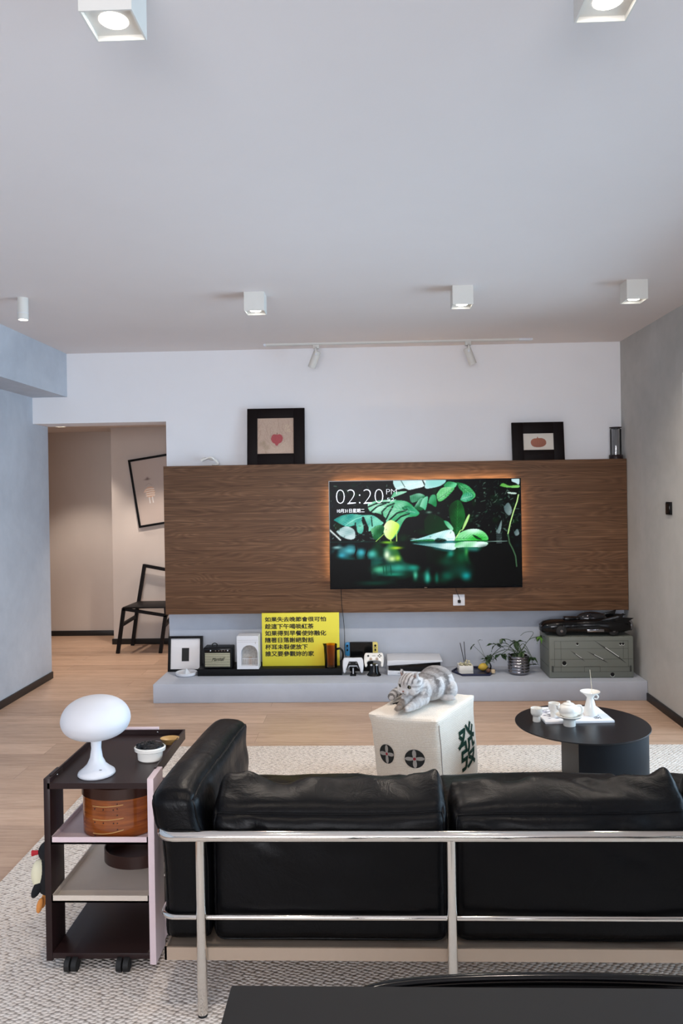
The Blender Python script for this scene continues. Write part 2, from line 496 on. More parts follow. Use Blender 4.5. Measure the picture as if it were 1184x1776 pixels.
def puff(hx, hy, hz, r, n=(14, 8, 8), bulge=(0, 0, 0), fn=None):
    """rounded, padded box; returns (G, edge function). fn(p, q) reshapes a point, q in [-1,1]^3"""
    def mp(q):
        h = Vector((hx, hy, hz)); p = Vector((q[0]*hx, q[1]*hy, q[2]*hz))
        inn = Vector([max(-(h[i]-r), min(h[i]-r, p[i])) for i in range(3)])
        d = p-inn
        if d.length > 1e-9: p = inn+d.normalized()*r
        a = [(1-min(1, abs(c))**2.6) for c in q]
        for i in range(3):
            w = a[(i+1) % 3]*a[(i+2) % 3]
            p[i] += bulge[i]*w*q[i]
        if fn: p = Vector(fn(p, q))
        return p
    g = G(); b = bmesh.new(); cache = {}
    def ease(i, k):  # finer towards the edges
        t = -1+2*i/k
        return math.sin(t*PI/2)*.55+t*.45
    def vert(q):
        k = tuple(round(c, 5) for c in q)
        if k not in cache: cache[k] = b.verts.new(mp(q))
        return cache[k]
    N = n
    for ax in range(3):
        u, v = (ax+1) % 3, (ax+2) % 3
        for sg in (-1, 1):
            for i in range(N[u]):
                for j in range(N[v]):
                    qs = []
                    for (a_, b_) in ((i, j), (i+1, j), (i+1, j+1), (i, j+1)):
                        q = [0, 0, 0]; q[ax] = sg; q[u] = ease(a_, N[u]); q[v] = ease(b_, N[v]); qs.append(vert(q))
                    if len(set(qs)) == 4: b.faces.new(qs if sg > 0 else qs[::-1])
    bmesh.ops.recalc_face_normals(b, faces=b.faces)
    g.merge(b)
    return g, mp
# ------------------------------------------------------------------ the room
XL, XR, D, H = -2.612, 1.93, 5.91, 2.6
YF = -2.9                         # wall behind the viewer
OPX, OPZ = -1.562, 2.057          # passage opening in the back wall
CEI2 = 2.162                      # passage ceiling

g = G(); g.box(-4.4, XR+.3, YF-.2, 8.3, -.1, 0); struct(g.make('floor', M['floor'], smooth=0))
g = G(); g.box(XL-.2, XR+.3, YF-.2, D+.28, H, H+.1); struct(g.make('ceiling', M['ceiling'], smooth=0))
g = G(); g.box(XL-.14, XL, YF, 6.19, 0, H); struct(g.make('wall_left', M['concrete_wall'], smooth=0))
g = G(); g.box(XL, OPX, D, 6.19, OPZ, H); g.box(OPX, XR+.2, D, 6.19, 0, H); struct(g.make('wall_back', M['white_wall'], smooth=0))
g = G(); g.box(OPX+.002, XR, D-.004, D, .135, .60); struct(g.make('trim_1', M['ledge'], smooth=0))
g = G(); g.box(XL, -2.336, YF, D, 2.262, H); struct(g.make('trim_2', M['concrete_wall'], smooth=0))
# right wall: its glazed opening, and a second added unseen for even fill light
W1 = (1.35, 4.764); W2_FILL = (-2.3, .75); WZ = 2.19
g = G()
for a, b_ in ((YF, W2_FILL[0]), (W2_FILL[1], W1[0]), (W1[1], D)): g.box(XR, XR+.2, a, b_, 0, H)
for a, b_ in (W1, W2_FILL): g.box(XR, XR+.2, a, b_, WZ, H)
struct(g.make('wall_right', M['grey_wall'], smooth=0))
W3_FILL = (-1.9, 1.3, .75, 2.30)  # unseen window added behind the camera to brighten the back wall
g = G(); g.box(XL-.14, W3_FILL[0], YF-.14, YF, 0, H); g.box(W3_FILL[1], XR+.2, YF-.14, YF, 0, H); g.box(W3_FILL[0], W3_FILL[1], YF-.14, YF, 0, W3_FILL[2]); g.box(W3_FILL[0], W3_FILL[1], YF-.14, YF, W3_FILL[3], H)
struct(g.make('wall_front', M['white_wall'], smooth=0))
g = G(); n3 = 4; ws = (W3_FILL[1]-W3_FILL[0])/n3
for i in range(n3+1): g.box(W3_FILL[0]+i*ws-.02, W3_FILL[0]+i*ws+.02, YF-.10, YF-.05, W3_FILL[2], W3_FILL[3])
g.box(W3_FILL[0], W3_FILL[1], YF-.10, YF-.05, W3_FILL[2], W3_FILL[2]+.04); g.box(W3_FILL[0], W3_FILL[1], YF-.10, YF-.05, W3_FILL[3]-.04, W3_FILL[3])
fr = struct(g.make('window_3', M['white_paint'], smooth=0))
for i in range(n3): g = G(); g.box(W3_FILL[0]+i*ws+.02, W3_FILL[0]+(i+1)*ws-.02, YF-.078, YF-.072, W3_FILL[2]+.04, W3_FILL[3]-.04); g.make('pane', M['pane'], fr, 0)
for k, (a, b_) in enumerate((W1, W2_FILL), 1):
    n = 3; g = G()
    w = (b_-a)/n
    for i in range(n):
        y0, y1 = a+i*w, a+(i+1)*w; x = XR+.09+.03*(i % 2)
        g.box(x, x+.04, y0, y0+.05, 0, WZ); g.box(x, x+.04, y1-.05, y1, 0, WZ)
        g.box(x, x+.04, y0+.05, y1-.05, 0, .06); g.box(x, x+.04, y0+.05, y1-.05, WZ-.05, WZ)
    fr = g.make('window_%d' % k, M['white_paint'], smooth=0); struct(fr)  # the second of these is an added window, there for its fill light
    for i in range(n):
        y0, y1 = a+i*w, a+(i+1)*w; x = XR+.107+.03*(i % 2)
        p = G(); p.box(x, x+.006, y0+.05, y1-.05, .06, WZ-.05); p.make('pane', M['pane'], fr, 0)
# passage
g = G(); g.box(-4.4, -2.56, 8.04, 8.2, 0, CEI2+.2); struct(g.make('wall_passage_far', M['corridor'], smooth=0))
g = G(); g.box(-2.56, XR+.2, 7.57, 8.2, 0, CEI2+.2); struct(g.make('wall_passage_near', M['corridor'], smooth=0))
g = G(); g.box(-4.5, -4.3, 6.0, 8.2, 0, CEI2+.2); struct(g.make('wall_passage_left', M['corridor'], smooth=0))
g = G(); g.box(-4.4, XL-.14, 6.0, 6.19, 0, CEI2+.2); struct(g.make('wall_passage_front', M['corridor'], smooth=0))
g = G(); g.box(-.4, -.2, 6.19, 7.57, 0, CEI2+.2); struct(g.make('wall_passage_right', M['corridor'], smooth=0))
g = G(); g.box(-4.4, XR+.2, 6.19, 8.2, CEI2, CEI2+.15); struct(g.make('ceiling_passage', M['ceiling'], smooth=0))
bb = .055
g = G(); g.box(XL, XL+.012, YF, 6.19, 0, bb, .002); struct(g.make('baseboard_left', M['baseboard']))
g = G(); g.box(XR-.012, XR, W1[1], 5.42, 0, bb, .002); struct(g.make('baseboard_right', M['baseboard']))
g = G(); g.box(-4.3, -2.56, 8.028, 8.04, 0, bb, .002); struct(g.make('baseboard_passage_far', M['baseboard']))
g = G(); g.box(-2.575, -.4, 7.555, 7.57, 0, bb, .002); struct(g.make('baseboard_passage_near', M['baseboard']))

# cement ledge, walnut panel
t = thing('cement_ledge', 'long low pale grey cement ledge under the wood panel', 'ledge', (0, 0, 0))
g = G(); g.box(-1.558, XR-.002, 5.42, D-.004, .0, .135, .004); g.make('ledge_body', M['ledge'], t)
g = G(); g.box(-1.557, XR-.003, 5.79, D-.001, .575, 1.705, .0015)
tag(g.make('walnut_panel', M['walnut']), 'wide walnut veneer panel on the back wall behind the television', 'wall panel')
ZP, ZL = 1.705, .135

# rug
g = G(); g.box(-1.442, 1.80, .35, 4.466, 0, .012, .004, 2)
tag(g.make('rug', M['rug']), 'cream chunky woven wool rug under the sofa and coffee table', 'rug')

# ------------------------------------------------------------------ ceiling lights
bulb = emit('lamp disc', (1, .93, .82, 1), 14)
def cube_lamp(label, loc):
    t = thing('ceiling_spotlight', label, 'ceiling light', loc, group='square white ceiling spotlights')
    h = .0555; z = -.104
    g = G(); w = .004
    g.box(-h, h, -h, -h+w, z, 0); g.box(-h, h, h-w, h, z, 0); g.box(-h, -h+w, -h+w, h-w, z, 0); g.box(h-w, h, -h+w, h-w, z, 0)
    g.make('housing', M['white_paint'], t, 0)
    g = G(); g.box(-h+w, h-w, -h+w, h-w, z+.012, z+.018); g.make('baffle', M['white_paint'], t, 0)
    g = G(); g.lathe([(0, z+.0105), (.029, z+.0105), (.031, z+.012)], n=40); g.make('lamp_disc', bulb, t)
    return t
L0 = cube_lamp('square white spotlight, large at upper left of the ceiling near the viewer', (-.5265, 1.62, H))
dup(L0, (.5125, 1.615, H), 'square white spotlight cut by the top edge at upper right of the ceiling')
dup(L0, (-.612, 4.255, H), 'square white ceiling spotlight in the far row, leftmost of its three')
dup(L0, (.527, 4.225, H), 'square white ceiling spotlight in the far row, middle of its three')
dup(L0, (1.447, 4.195, H), 'square white ceiling spotlight in the far row, nearest the grey right wall')
t = thing('ceiling_spotlight', 'small round white cylinder spotlight on the ceiling by the left beam', 'ceiling light', (-1.907, 4.215, H))
g = G(); g.lathe([(0, 0), (.029, 0), (.029, -.122), (.025, -.122), (.024, -.114), (0, -.114)], n=40); g.make('housing', M['white_paint'], t)
g = G(); g.lathe([(0, -.119), (.023, -.119), (.024, -.1145)], n=40); g.make('lamp_disc', bulb, t)
g = G(); g.lathe([(.0285, -.085), (.0298, -.085), (.0298, -.0875), (.0285, -.0875)], n=40); g.make('trim_ring', M['white_plastic'], t)
t = thing('recessed_downlight', 'small recessed downlight in the passage ceiling', 'ceiling light', (-2.95, 7.28, CEI2))
g = G(); g.lathe([(.05, 0), (.062, 0), (.062, -.003), (.05, -.006)], n=32); g.make('trim_ring', M['white_paint'], t)
g = G(); g.lathe([(0, -.002), (.05, -.002), (.05, -.0005)], n=32); g.make('lamp_disc', bulb, t)

# track with two spot heads
t = thing('track_light_rail', 'long thin white lighting track on the ceiling near the back wall', 'track light', (0, 0, 0))
g = G(); ty = 5.70; g.box(-.745, 1.125, ty-.016, ty-.008, H-.014, H); g.box(-.745, 1.125, ty+.008, ty+.016, H-.014, H); g.box(-.745, 1.125, ty-.008, ty+.008, H-.006, H)
g.make('rail', M['white_paint'], t, 0)
g = G(); g.box(-.745, 1.125, ty-.008, ty+.008, H-.008, H-.006); g.make('conductor_strip', M['black'], t, 0)
g = G(); g.box(1.125, 1.225, ty-.017, ty+.017, H-.016, H, .003); g.make('power_feed', M['white_plastic'], t)
g = G(); g.box(-.765, -.745, ty-.017, ty+.017, H-.016, H, .003); g.make('end_cap', M['white_plastic'], t)
def spot(label, x, tilt, yaw):
    t = thing('track_spotlight', label, 'track light', (x, ty, H-.014), group='spotlight heads on the lighting track')
    g = G(); g.box(-.022, .022, -.018, .018, -.03, 0, .003); g.make('adapter', M['white_paint'], t)
    A = Matrix.Rotation(yaw, 4, 'Z') @ Matrix.Rotation(tilt, 4, 'Y')
    O = Matrix.Translation((0, 0, -.075))
    g = G(); g.box(-.006, .006, -.034, -.030, -.085, -.02, .001); g.box(-.006, .006, .030, .034, -.085, -.02, .001); g.box(-.006, .006, -.034, .034, -.03, -.024, .001)
    g.make('bracket', M['white_paint'], t)
    g = G(); g.lathe([(0, .03), (.024, .03), (.0285, .024), (.0285, -.098), (.026, -.1), (.024, -.094), (0, -.09)], n=32, M=O @ A); g.make('head', M['white_paint'], t)
    g = G(); g.lathe([(0, -.0885), (.022, -.0885), (.022, -.0905), (0, -.0905)], n=32, M=O @ A); g.make('lens', M['silver'], t)
    for y0 in (-.040, .032): g = G(); g.cyl((0, y0, -.075), (0, y0+.008, -.075), .007); g.make('pivot_screw', M['white_plastic'], t)
spot('white spotlight head on the left part of the ceiling track', -.372, R(26), R(-28))
spot('white spotlight head on the right part of the ceiling track', .752, R(-24), R(22))

# ------------------------------------------------------------------ television
TX0, TX1, TZ0, TZ1, TY = -.296, 1.128, .763, 1.572, 5.712
t = thing('television', 'large wall mounted television showing tropical leaves over dark water', 'television', ((TX0+TX1)/2, TY, TZ0))
cx = (TX0+TX1)/2; w2 = (TX1-TX0)/2; hh = TZ1-TZ0
g = G(); g.box(-w2, w2, .006, .036, 0, hh, .003); g.box(-.42, .42, .036, .055, .12, .55, .006); g.make('body', M['black'], t)
g = G(); bz = .006
g.box(-w2, w2, 0, .007, hh-bz, hh); g.box(-w2, w2, 0, .007, 0, .014); g.box(-w2, -w2+bz, 0, .007, .014, hh-bz); g.box(w2-bz, w2, 0, .007, .014, hh-bz)
g.make('bezel', M['black_gloss'], t, 0)
g = G(); g.box(-.2, .2, .055, .077, .25, .45); g.make('wall_bracket', M['black'], t, 0)

def z4(p): return [(570+x/6.965, 825+y/6.965) for x, y in p]
def z5(p): return [(735+x/6.766, 825+y/6.766) for x, y in p]
c = Canvas(572, 903.5, 832.5, 1018, 800, 448, (4, 12, 12))
rs = np.random.RandomState(3)
for i in range(60):      # dim foliage in the depth
    x, y = rs.uniform(572, 904), rs.uniform(832, 938)
    c.blob(x, y, rs.uniform(3, 14), rs.uniform(3, 10), (rs.uniform(4, 24), rs.uniform(22, 62), rs.uniform(22, 40)), .7)
for i in range(170):     # twigs and flecks, mostly on the right
    x, y = (rs.uniform(820, 903), rs.uniform(833, 925)) if i < 120 else (rs.uniform(572, 690), rs.uniform(833, 940))
    a = rs.uniform(0, PI); l = rs.uniform(1.5, 8); k = rs.uniform(.3, 1)
    c.line([(x, y), (x+l*math.cos(a), y+l*math.sin(a))], rs.uniform(.5, 1.6), (150*k, 180*k, 160*k), .55)
MINT, GRN, DRK, WHT = (176, 226, 204), (34, 128, 70), (8, 48, 28), (212, 236, 232)
c.poly([(684, 832), (741, 832), (737, 843), (722, 847), (711, 849), (703, 846), (690, 848), (684, 838)], (176, 214, 214), (214, 236, 236), .5, tex=.12)
c.line([(697, 832), (704, 844)], 1.1, (20, 60, 50)); c.line([(735, 833), (741, 846)], 2.2, (10, 30, 24))
c.poly([(741, 832), (774, 832), (769, 841), (753, 846), (739, 846)], (150, 210, 205), (220, 238, 240), 2.4, tex=.1)
c.poly(z4([(800, 190), (960, 190), (700, 290), (830, 280), (740, 310)]), (60, 150, 100), MINT, .5, tex=.1)
for q in ([(990, 240), (1100, 210), (1180, 250), (1100, 300), (1010, 320)], [(1040, 380), (1120, 270), (1184, 290), (1184, 380), (1110, 420)]): c.poly(z4(q), MINT, (20, 100, 60), .9, tex=.2)
# big slit leaf
c.poly(z4([(480, 330), (560, 300), (700, 285), (830, 290), (960, 310), (1050, 390), (1105, 450), (1060, 490), (950, 505), (885, 590), (840, 690), (760, 770), (690, 730), (660, 640), (700, 560), (640, 470), (520, 430), (485, 385)]), MINT, (58, 158, 104), .35, tex=.18, seed=2)
c.poly(z4([(890, 380), (980, 360), (1100, 450), (1000, 470), (920, 430)]), (20, 110, 70), (70, 170, 130), .4)
for q in ([(490, 365), (600, 320), (740, 315)], [(520, 425), (590, 365), (700, 325)], [(660, 480), (650, 430), (720, 360), (800, 330)], [(700, 520), (745, 430), (785, 360)], [(740, 530), (830, 450), (950, 410)], [(800, 560), (880, 490), (980, 455)]):
    c.line(z4(q), 2.6, (8, 34, 26), .92)
c.poly(z4([(690, 500), (700, 560), (660, 560), (600, 500), (560, 440), (640, 460)]), (6, 26, 20))
# yellow white drooping lobe
c.poly(z4([(660, 640), (690, 570), (750, 530), (815, 555), (855, 585), (850, 640), (800, 720), (750, 770), (690, 730)]), (240, 252, 224), (196, 228, 96), .35, tex=.05)
# teal leaf on the left
c.poly(z4([(60, 520), (150, 470), (280, 450), (420, 465), (540, 470), (640, 540), (662, 575), (540, 640), (480, 660), (445, 560), (400, 520), (425, 620), (400, 690), (350, 670), (330, 590), (250, 605), (180, 590)]), (44, 142, 136), (126, 204, 180), .25, tex=.2, seed=4)
c.line(z4([(200, 590), (330, 510), (440, 480)]), 1.2, (150, 226, 210)); c.line(z4([(420, 500), (470, 620), (460, 780)]), 4.5, (6, 22, 20)); c.line(z4([(325, 560), (322, 790)]), 2.2, (8, 24, 22)); c.line(z4([(520, 490), (530, 600)]), 2, (10, 50, 40))
c.poly(z4([(90, 660), (200, 600), (305, 640), (318, 740), (250, 760), (150, 720)]), (120, 160, 160), (196, 214, 216), .6, tex=.35, seed=5)
c.poly(z4([(510, 640), (600, 590), (665, 600), (670, 660), (600, 760), (540, 750)]), (120, 190, 140), (20, 90, 50), .7, tex=.2)
c.line(z4([(560, 800), (680, 690)]), 1.2, (170, 210, 110)); c.line(z4([(10, 640), (140, 765)]), 2.6, (206, 214, 214))
for q in ([(750, 770), (770, 860)], [(825, 660), (822, 960)]): c.line(z4(q), 1.6, (196, 230, 130))
# right cluster
c.poly(z5([(390, 78), (480, 100), (560, 150), (618, 245), (520, 312), (438, 290), (470, 205), (425, 150)]), (30, 110, 66), (86, 180, 116), .4, tex=.22, seed=7)
c.poly(z5([(440, 285), (470, 230), (540, 200), (600, 245), (520, 310)]), (110, 190, 160), (30, 130, 90), .2, tex=.2)
c.poly(z5([(250, 110), (300, 70), (400, 95), (360, 150), (260, 140)]), (40, 130, 80), (110, 200, 150), .3, tex=.2)
c.poly(z5([(160, 220), (230, 142), (368, 146), (330, 205), (250, 282), (192, 305), (166, 270)]), (170, 224, 180), (70, 170, 92), .9, tex=.16, seed=8); c.line(z5([(175, 280), (350, 160)]), 1, (30, 110, 60))
c.poly(z5([(60, 320), (92, 236), (150, 232), (156, 365), (95, 335)]), (110, 190, 150), (40, 130, 80), .8, tex=.1)
c.poly(z5([(-40, 360), (0, 270), (60, 248), (30, 398), (0, 380)]), (180, 226, 204), (90, 180, 140), .6)
c.poly(z5([(330, 330), (400, 290), (450, 320), (485, 420), (488, 520), (435, 640), (372, 700), (330, 570), (300, 410)]), (8, 54, 24), (32, 104, 50), .3, tex=.16, seed=9)
c.poly(z5([(10, 520), (80, 450), (200, 490), (300, 600), (260, 650), (40, 690)]), (8, 42, 22), (14, 62, 34), .5)
c.poly(z5([(240, 530), (290, 545), (350, 620), (330, 650), (270, 590)]), (60, 160, 110), (140, 210, 170), .6)
for x, y, rx, ry, k in ((70, 430, 40, 18, 170), (180, 440, 25, 18, 90), (630, 480, 24, 16, 110), (650, 600, 22, 16, 120), (560, 540, 20, 14, 70), (760, 340, 20, 20, 70)): c.blob(735+x/6.766, 825+y/6.766, rx/6.766, ry/6.766, (k*.8, k, k*.9), .8)
c.poly(z5([(450, 650), (480, 560), (530, 465), (545, 480), (510, 570), (465, 645)]), (140, 200, 110), (190, 226, 150), .5)
# leaf pair on the water line
c.poly(z5([(-160, 760), (-30, 730), (130, 680), (290, 640), (350, 660), (372, 740), (330, 800), (180, 800), (0, 790)]), (120, 196, 196), (220, 240, 240), .25, tex=.14, seed=10)
c.poly(z5([(115, 770), (170, 735), (270, 760), (230, 788), (140, 790)]), (8, 40, 30)); c.poly(z5([(-160, 765), (100, 745), (110, 790), (-60, 790)]), (20, 90, 50), (40, 130, 70), .5)
c.poly(z5([(372, 750), (405, 690), (520, 640), (640, 636), (725, 685), (760, 755), (700, 782), (560, 772), (450, 790), (375, 800)]), (206, 240, 224), (60, 186, 70), 1.35, tex=.16, seed=11)
c.poly(z5([(570, 700), (620, 715), (690, 762), (620, 750)]), (8, 46, 24)); c.line(z5([(380, 740), (430, 655), (450, 640)]), 1.4, (190, 240, 150))
def veins(p0, p1, n, ln, col, w=.55, sp=.9, a_=.55):
    (x0, y0), (x1, y1) = p0, p1; c.line([p0, p1], w*1.5, col, a_)
    ax_ = math.atan2(y1-y0, x1-x0)
    for k in range(1, n):
        f = k/n; x, y = x0+(x1-x0)*f, y0+(y1-y0)*f; l = ln*math.sin(PI*min(.95, f*.8+.15))
        for s_ in (-1, 1): c.line([(x, y), (x+l*math.cos(ax_+s_*sp), y+l*math.sin(ax_+s_*sp))], w, col, a_*.8)
veins(z5([(175, 285)])[0], z5([(345, 165)])[0], 6, 9, (210, 240, 215)); veins(z5([(430, 110)])[0], z5([(590, 250)])[0], 7, 9, (150, 220, 170)); veins(z5([(455, 275)])[0], z5([(590, 245)])[0], 5, 6, (190, 230, 210))
veins(z5([(390, 690)])[0], z5([(410, 310)])[0], 9, 9, (70, 150, 80), .5, .5); veins(z5([(385, 745)])[0], z5([(745, 735)])[0], 10, 13, (30, 130, 50), .6, .6); veins(z5([(355, 745)])[0], z5([(-100, 755)])[0], 9, 12, (110, 180, 180), .5, .5)
veins(z4([(330, 510)])[0], z4([(170, 580)])[0], 5, 8, (150, 220, 206)); veins(z4([(450, 480)])[0], z4([(620, 560)])[0], 6, 9, (150, 220, 190)); veins(z4([(1050, 440)])[0], z4([(540, 350)])[0], 11, 15, (230, 250, 240), .5, .7)
veins(z4([(780, 560)])[0], z4([(750, 750)])[0], 5, 5, (200, 220, 120), .45); veins((738, 834), (690, 845), 6, 6, (240, 250, 250), .5, .8)
rs2 = np.random.RandomState(12)
for k in range(150):      # glints and small leaves between the big ones
    x, y = rs2.uniform(572, 903), rs2.uniform(836, 937); q = rs2.uniform(.25, 1); l = rs2.uniform(1, 4.5); an = rs2.uniform(0, PI)
    if 655 < x < 745 and 835 < y < 905: continue
    c.line([(x, y), (x+l*math.cos(an), y+l*math.sin(an))], rs2.uniform(.6, 1.8), (70*q, 150*q, 105*q) if k % 3 else (170*q, 195*q, 185*q), .5)
for k in range(40): x, y = rs2.uniform(575, 650), rs2.uniform(905, 937); c.line([(x, y), (x+rs2.uniform(-4, 4), y+rs2.uniform(-3, 3))], rs2.uniform(.6, 1.6), (150, 180, 178), .5)
# right edge: pale gaps, vine
c.poly(z5([(1040, 45), (1125, 42), (1125, 120), (1090, 100), (1045, 80)]), (180, 206, 210))
c.poly(z5([(900, 130), (940, 100), (1010, 130), (1120, 125), (1120, 155), (980, 150)]), (90, 160, 70), (130, 190, 110), .4)
c.poly(z5([(990, 205), (1090, 215), (1080, 232), (1000, 222)]), (190, 210, 200))
for q in ([(945, 380), (1000, 330), (1040, 420), (1010, 480), (960, 440)], [(870, 640), (920, 530), (900, 680), (850, 670)], [(1060, 680), (1100, 640), (1120, 700), (1080, 720)]): c.poly(z5(q), (90, 112, 114), (150, 170, 170), .5, a=.8)
c.line(z5([(990, 695), (1020, 560), (1060, 430), (1100, 320), (1118, 240)]), 2, (190, 224, 150))
# ---- water
wy = 938.5
up = c.im.copy(); nv = c.im.shape[0]; k0 = int((wy-832.5)/(1018-832.5)*nv)
wat = np.zeros_like(c.im)
for j in range(k0, nv):
    src = int(k0-(j-k0)*1.05); src = max(0, min(nv-1, src))
    sh = int(4*math.sin(j*.65)+3*math.sin(j*.235))
    wat[j] = np.roll(up[src], sh, 0)
ker = 17
pad = np.pad(wat[k0:], ((8, 8), (8, 8), (0, 0)), 'edge')
bl = sum(pad[a:a+nv-k0, b_:b_+800] for a in range(ker) for b_ in range(ker))/ker/ker
fade = np.linspace(.62, .16, nv-k0)[:, None, None]
c.im[k0:] = bl*fade*np.array([.55, .95, 1.0])
def wb(x, y, rx, ry, col, a=.9): c.blob(x, y, rx, ry, col, a)
for q in ((592, 962, 9, 6, (70, 170, 190)), (606, 954, 12, 6, (96, 190, 200)), (626, 957, 9, 8, (80, 180, 196)), (645, 960, 10, 8, (90, 190, 180)), (584, 948, 10, 3, (150, 190, 190)), (655, 975, 16, 4, (24, 90, 80))): wb(*q)
for x in (616, 635): c.line([(x, 938), (x+2, 952), (x-1, 962), (x+1, 968)], 2.6, (6, 18, 18))
c.blend(np.clip((c.Y-968)/3, 0, 1)*np.clip((644-c.X)/3, 0, 1), (3, 14, 14), .93)
for q in ((688, 950, 12, 3, (190, 220, 60)), (672, 940, 14, 3, (140, 200, 60)), (671, 962, 6, 9, (236, 250, 220)), (680, 969, 8, 6, (216, 240, 170)), (690, 968, 6, 6, (170, 210, 80)), (658, 987, 16, 8, (90, 190, 150)), (690, 985, 22, 9, (64, 168, 150)), (716, 985, 12, 6, (40, 150, 136)), (682, 996, 20, 4, (40, 140, 116)), (650, 1012, 40, 6, (14, 84, 70)), (720, 998, 5, 9, (90, 190, 160)), (741, 1002, 6, 14, (74, 190, 170)), (757, 1004, 4, 12, (24, 110, 96))): wb(*q)
for x in (664, 669, 677): c.line([(x, 980), (x+1, 996)], 1.8, (14, 84, 66), .8)
c.poly(z5([(-150, 795), (0, 800), (200, 800), (372, 800), (368, 872), (260, 868), (120, 840)]), (70, 140, 140), (214, 236, 236), .15, tex=.1)
c.poly(z5([(372, 800), (480, 780), (738, 790), (720, 842), (600, 848), (480, 846), (372, 850)]), (120, 200, 140), (216, 240, 232), .3, tex=.25)
for q in ((782, 962, 6, 6, (50, 160, 140)), (775, 975, 18, 12, (10, 76, 58)), (800, 968, 12, 14, (14, 90, 60)), (809, 958, 4, 9, (70, 160, 90)), (800, 990, 26, 14, (10, 72, 62)), (808, 1000, 10, 8, (28, 156, 156)), (775, 1000, 16, 12, (12, 96, 80)), (745, 965, 8, 16, (4, 30, 26))): wb(*q)
c.blend(np.clip((c.X-826)/14, 0, 1)*np.clip((c.Y-944)/8, 0, 1), (3, 12, 14), .82)
c.line(z5([(990, 700), (1000, 760), (1005, 800), (1045, 880), (1075, 960), (1085, 1080)]), 2, (110, 150, 110), .7)
for j in range(6): c.line(z5([(855, 690+j*22), (915, 690+j*22)]), 1, (150, 170, 170), .7)
c.line(z5([(740, 785), (980, 780)]), .8, (160, 190, 180)); wb(718, 934.5, 6, 1.5, (190, 210, 206))
c.line([(572, 938.5), (650, 938.5)], 1, (60, 120, 110), .6)
c.blend(np.clip((c.Y-1008)/10, 0, 1), (2, 8, 8), .6)
c.im = c.im.reshape(224, 2, 400, 2, 3).mean((1, 3))
c.im = np.clip((c.im-26)*1.2+6, 0, 255)
scr = picture('screen', c.im, lambda u, v: (-w2+bz+u*(2*w2-2*bz), .0045, hh-bz-v*(hh-bz-.014)), M['screen'], t)
scr_white = emit('screen white', lin(226, 230, 238), .9)
def tvp(x, y): return (-w2+bz+(x-572)/(903.5-572)*(2*w2-2*bz), hh-bz-(y-832.5)/(1018-832.5)*(hh-bz-.014))
def tvtext(s, x0, x1, yb, yt, off=0):
    a, b_ = tvp(x0, yb), tvp(x1, yt)
    return text('screen_lettering', s, .1, scr_white, scr, None, off=off, ext=.0002, fit=(a[0], b_[0], a[1], b_[1]), warp=None) if False else \
        text('screen_lettering', s, .1, scr_white, scr, facing(0, .0038, 0), off=off, ext=.0002, fit=(a[0], b_[0], a[1], b_[1]))
tvtext('02:20', 583.5, 666, 872, 846.5, -.0028)
tvtext('PM', 671.5, 689.5, 856, 847, -.0025)
tvtext('52', 672.5, 685, 868, 862, -.002)
tvtext('10月31日星期二', 585, 633, 887.3, 880.3, .001)
text('maker_lettering', 'SONY', .008, M['taupe'], t, facing(0, -.0008, .004), align='CENTER')
g = G(); g.tube(spline([(.222, .03, .01), (.232, .044, -.035), (.250, .040, -.075), (.252, .043, -.105)], 8), .0022, 8); g.make('power_cable', M['rubber'], t)
g = G(); g.tube(spline([(-w2+.08, .04, .01), (-w2+.082, .068, -.12), (-w2+.09, .07, -.2), (-w2+.10, .072, -.34), (-w2+.1, .09, -.5), (-w2+.13, .13, -.56)], 8), .0022, 8); g.make('signal_cable', M['rubber'], t)
led = emit('warm light strip', lin(255, 214, 160), 48)
g = G(); g.box(-w2+.05, w2-.05, .037, .041, hh-.018, hh-.010); g.make('light_strip', led, t, 0)
g = G(); g.box(-w2+.016, -w2+.022, .037, .041, .08, hh-.05); g.make('light_strip', led, t, 0)
g = G(); g.box(w2-.022, w2-.016, .037, .041, .08, hh-.05); g.make('light_strip', led, t, 0)

t = thing('power_socket', 'white square power socket on the walnut panel under the television', 'socket', (.667, 5.79, .622))
g = G(); g.box(-.044, .044, -.009, 0, 0, .084, .003); g.make('plate', M['white_plastic'], t)
g = G(); g.box(-.010, .012, -.032, -.009, .022, .044, .004); g.make('plug', M['rubber'], t)
t = thing('light_switch', 'small black square switch on the grey right wall', 'switch', (XR, 4.99, 1.312))
g = G(); g.box(-.012, 0, -.042, .042, 0, .082, .003); g.make('plate', M['black'], t)
g = G(); g.box(-.016, -.0121, -.033, .033, .009, .073, .002); g.make('rocker', M['black_gloss'], t)

# ------------------------------------------------------------------ on top of the panel
def frame(name, label, x0, x1, z0, h, ax0, ax1, az0, az1, y0, lean, img, mt, fm, depth=.022, group=None, recess=.006):
    """leaning frame; a* = picture opening in the same metres"""
    t = thing(name, label, 'picture frame', ((x0+x1)/2, y0, z0), group=group, rot=(-lean, 0, 0))
    w = (x1-x0)/2; cx = (x0+x1)/2
    L, Rr, B, T = ax0-cx, ax1-cx, az0-z0, az1-z0
    g = G()
    g.box(-w, L, 0, depth, 0, h, .0015); g.box(Rr, w, 0, depth, 0, h, .0015); g.box(L, Rr, 0, depth, 0, B, .0015); g.box(L, Rr, 0, depth, T, h, .0015)
    g.make('border', fm, t)
    p = picture('picture', img, lambda u, v: (L+u*(Rr-L), recess, T-v*(T-B)), mt, t)
    g = G(); g.box(L, Rr, recess+.003, depth-.002, B, T); g.make('backing', fm, t, 0)
    return t
c = Canvas(0, 100, 0, 100, 90, 90, (188, 160, 140))
rs = np.random.RandomState(5)
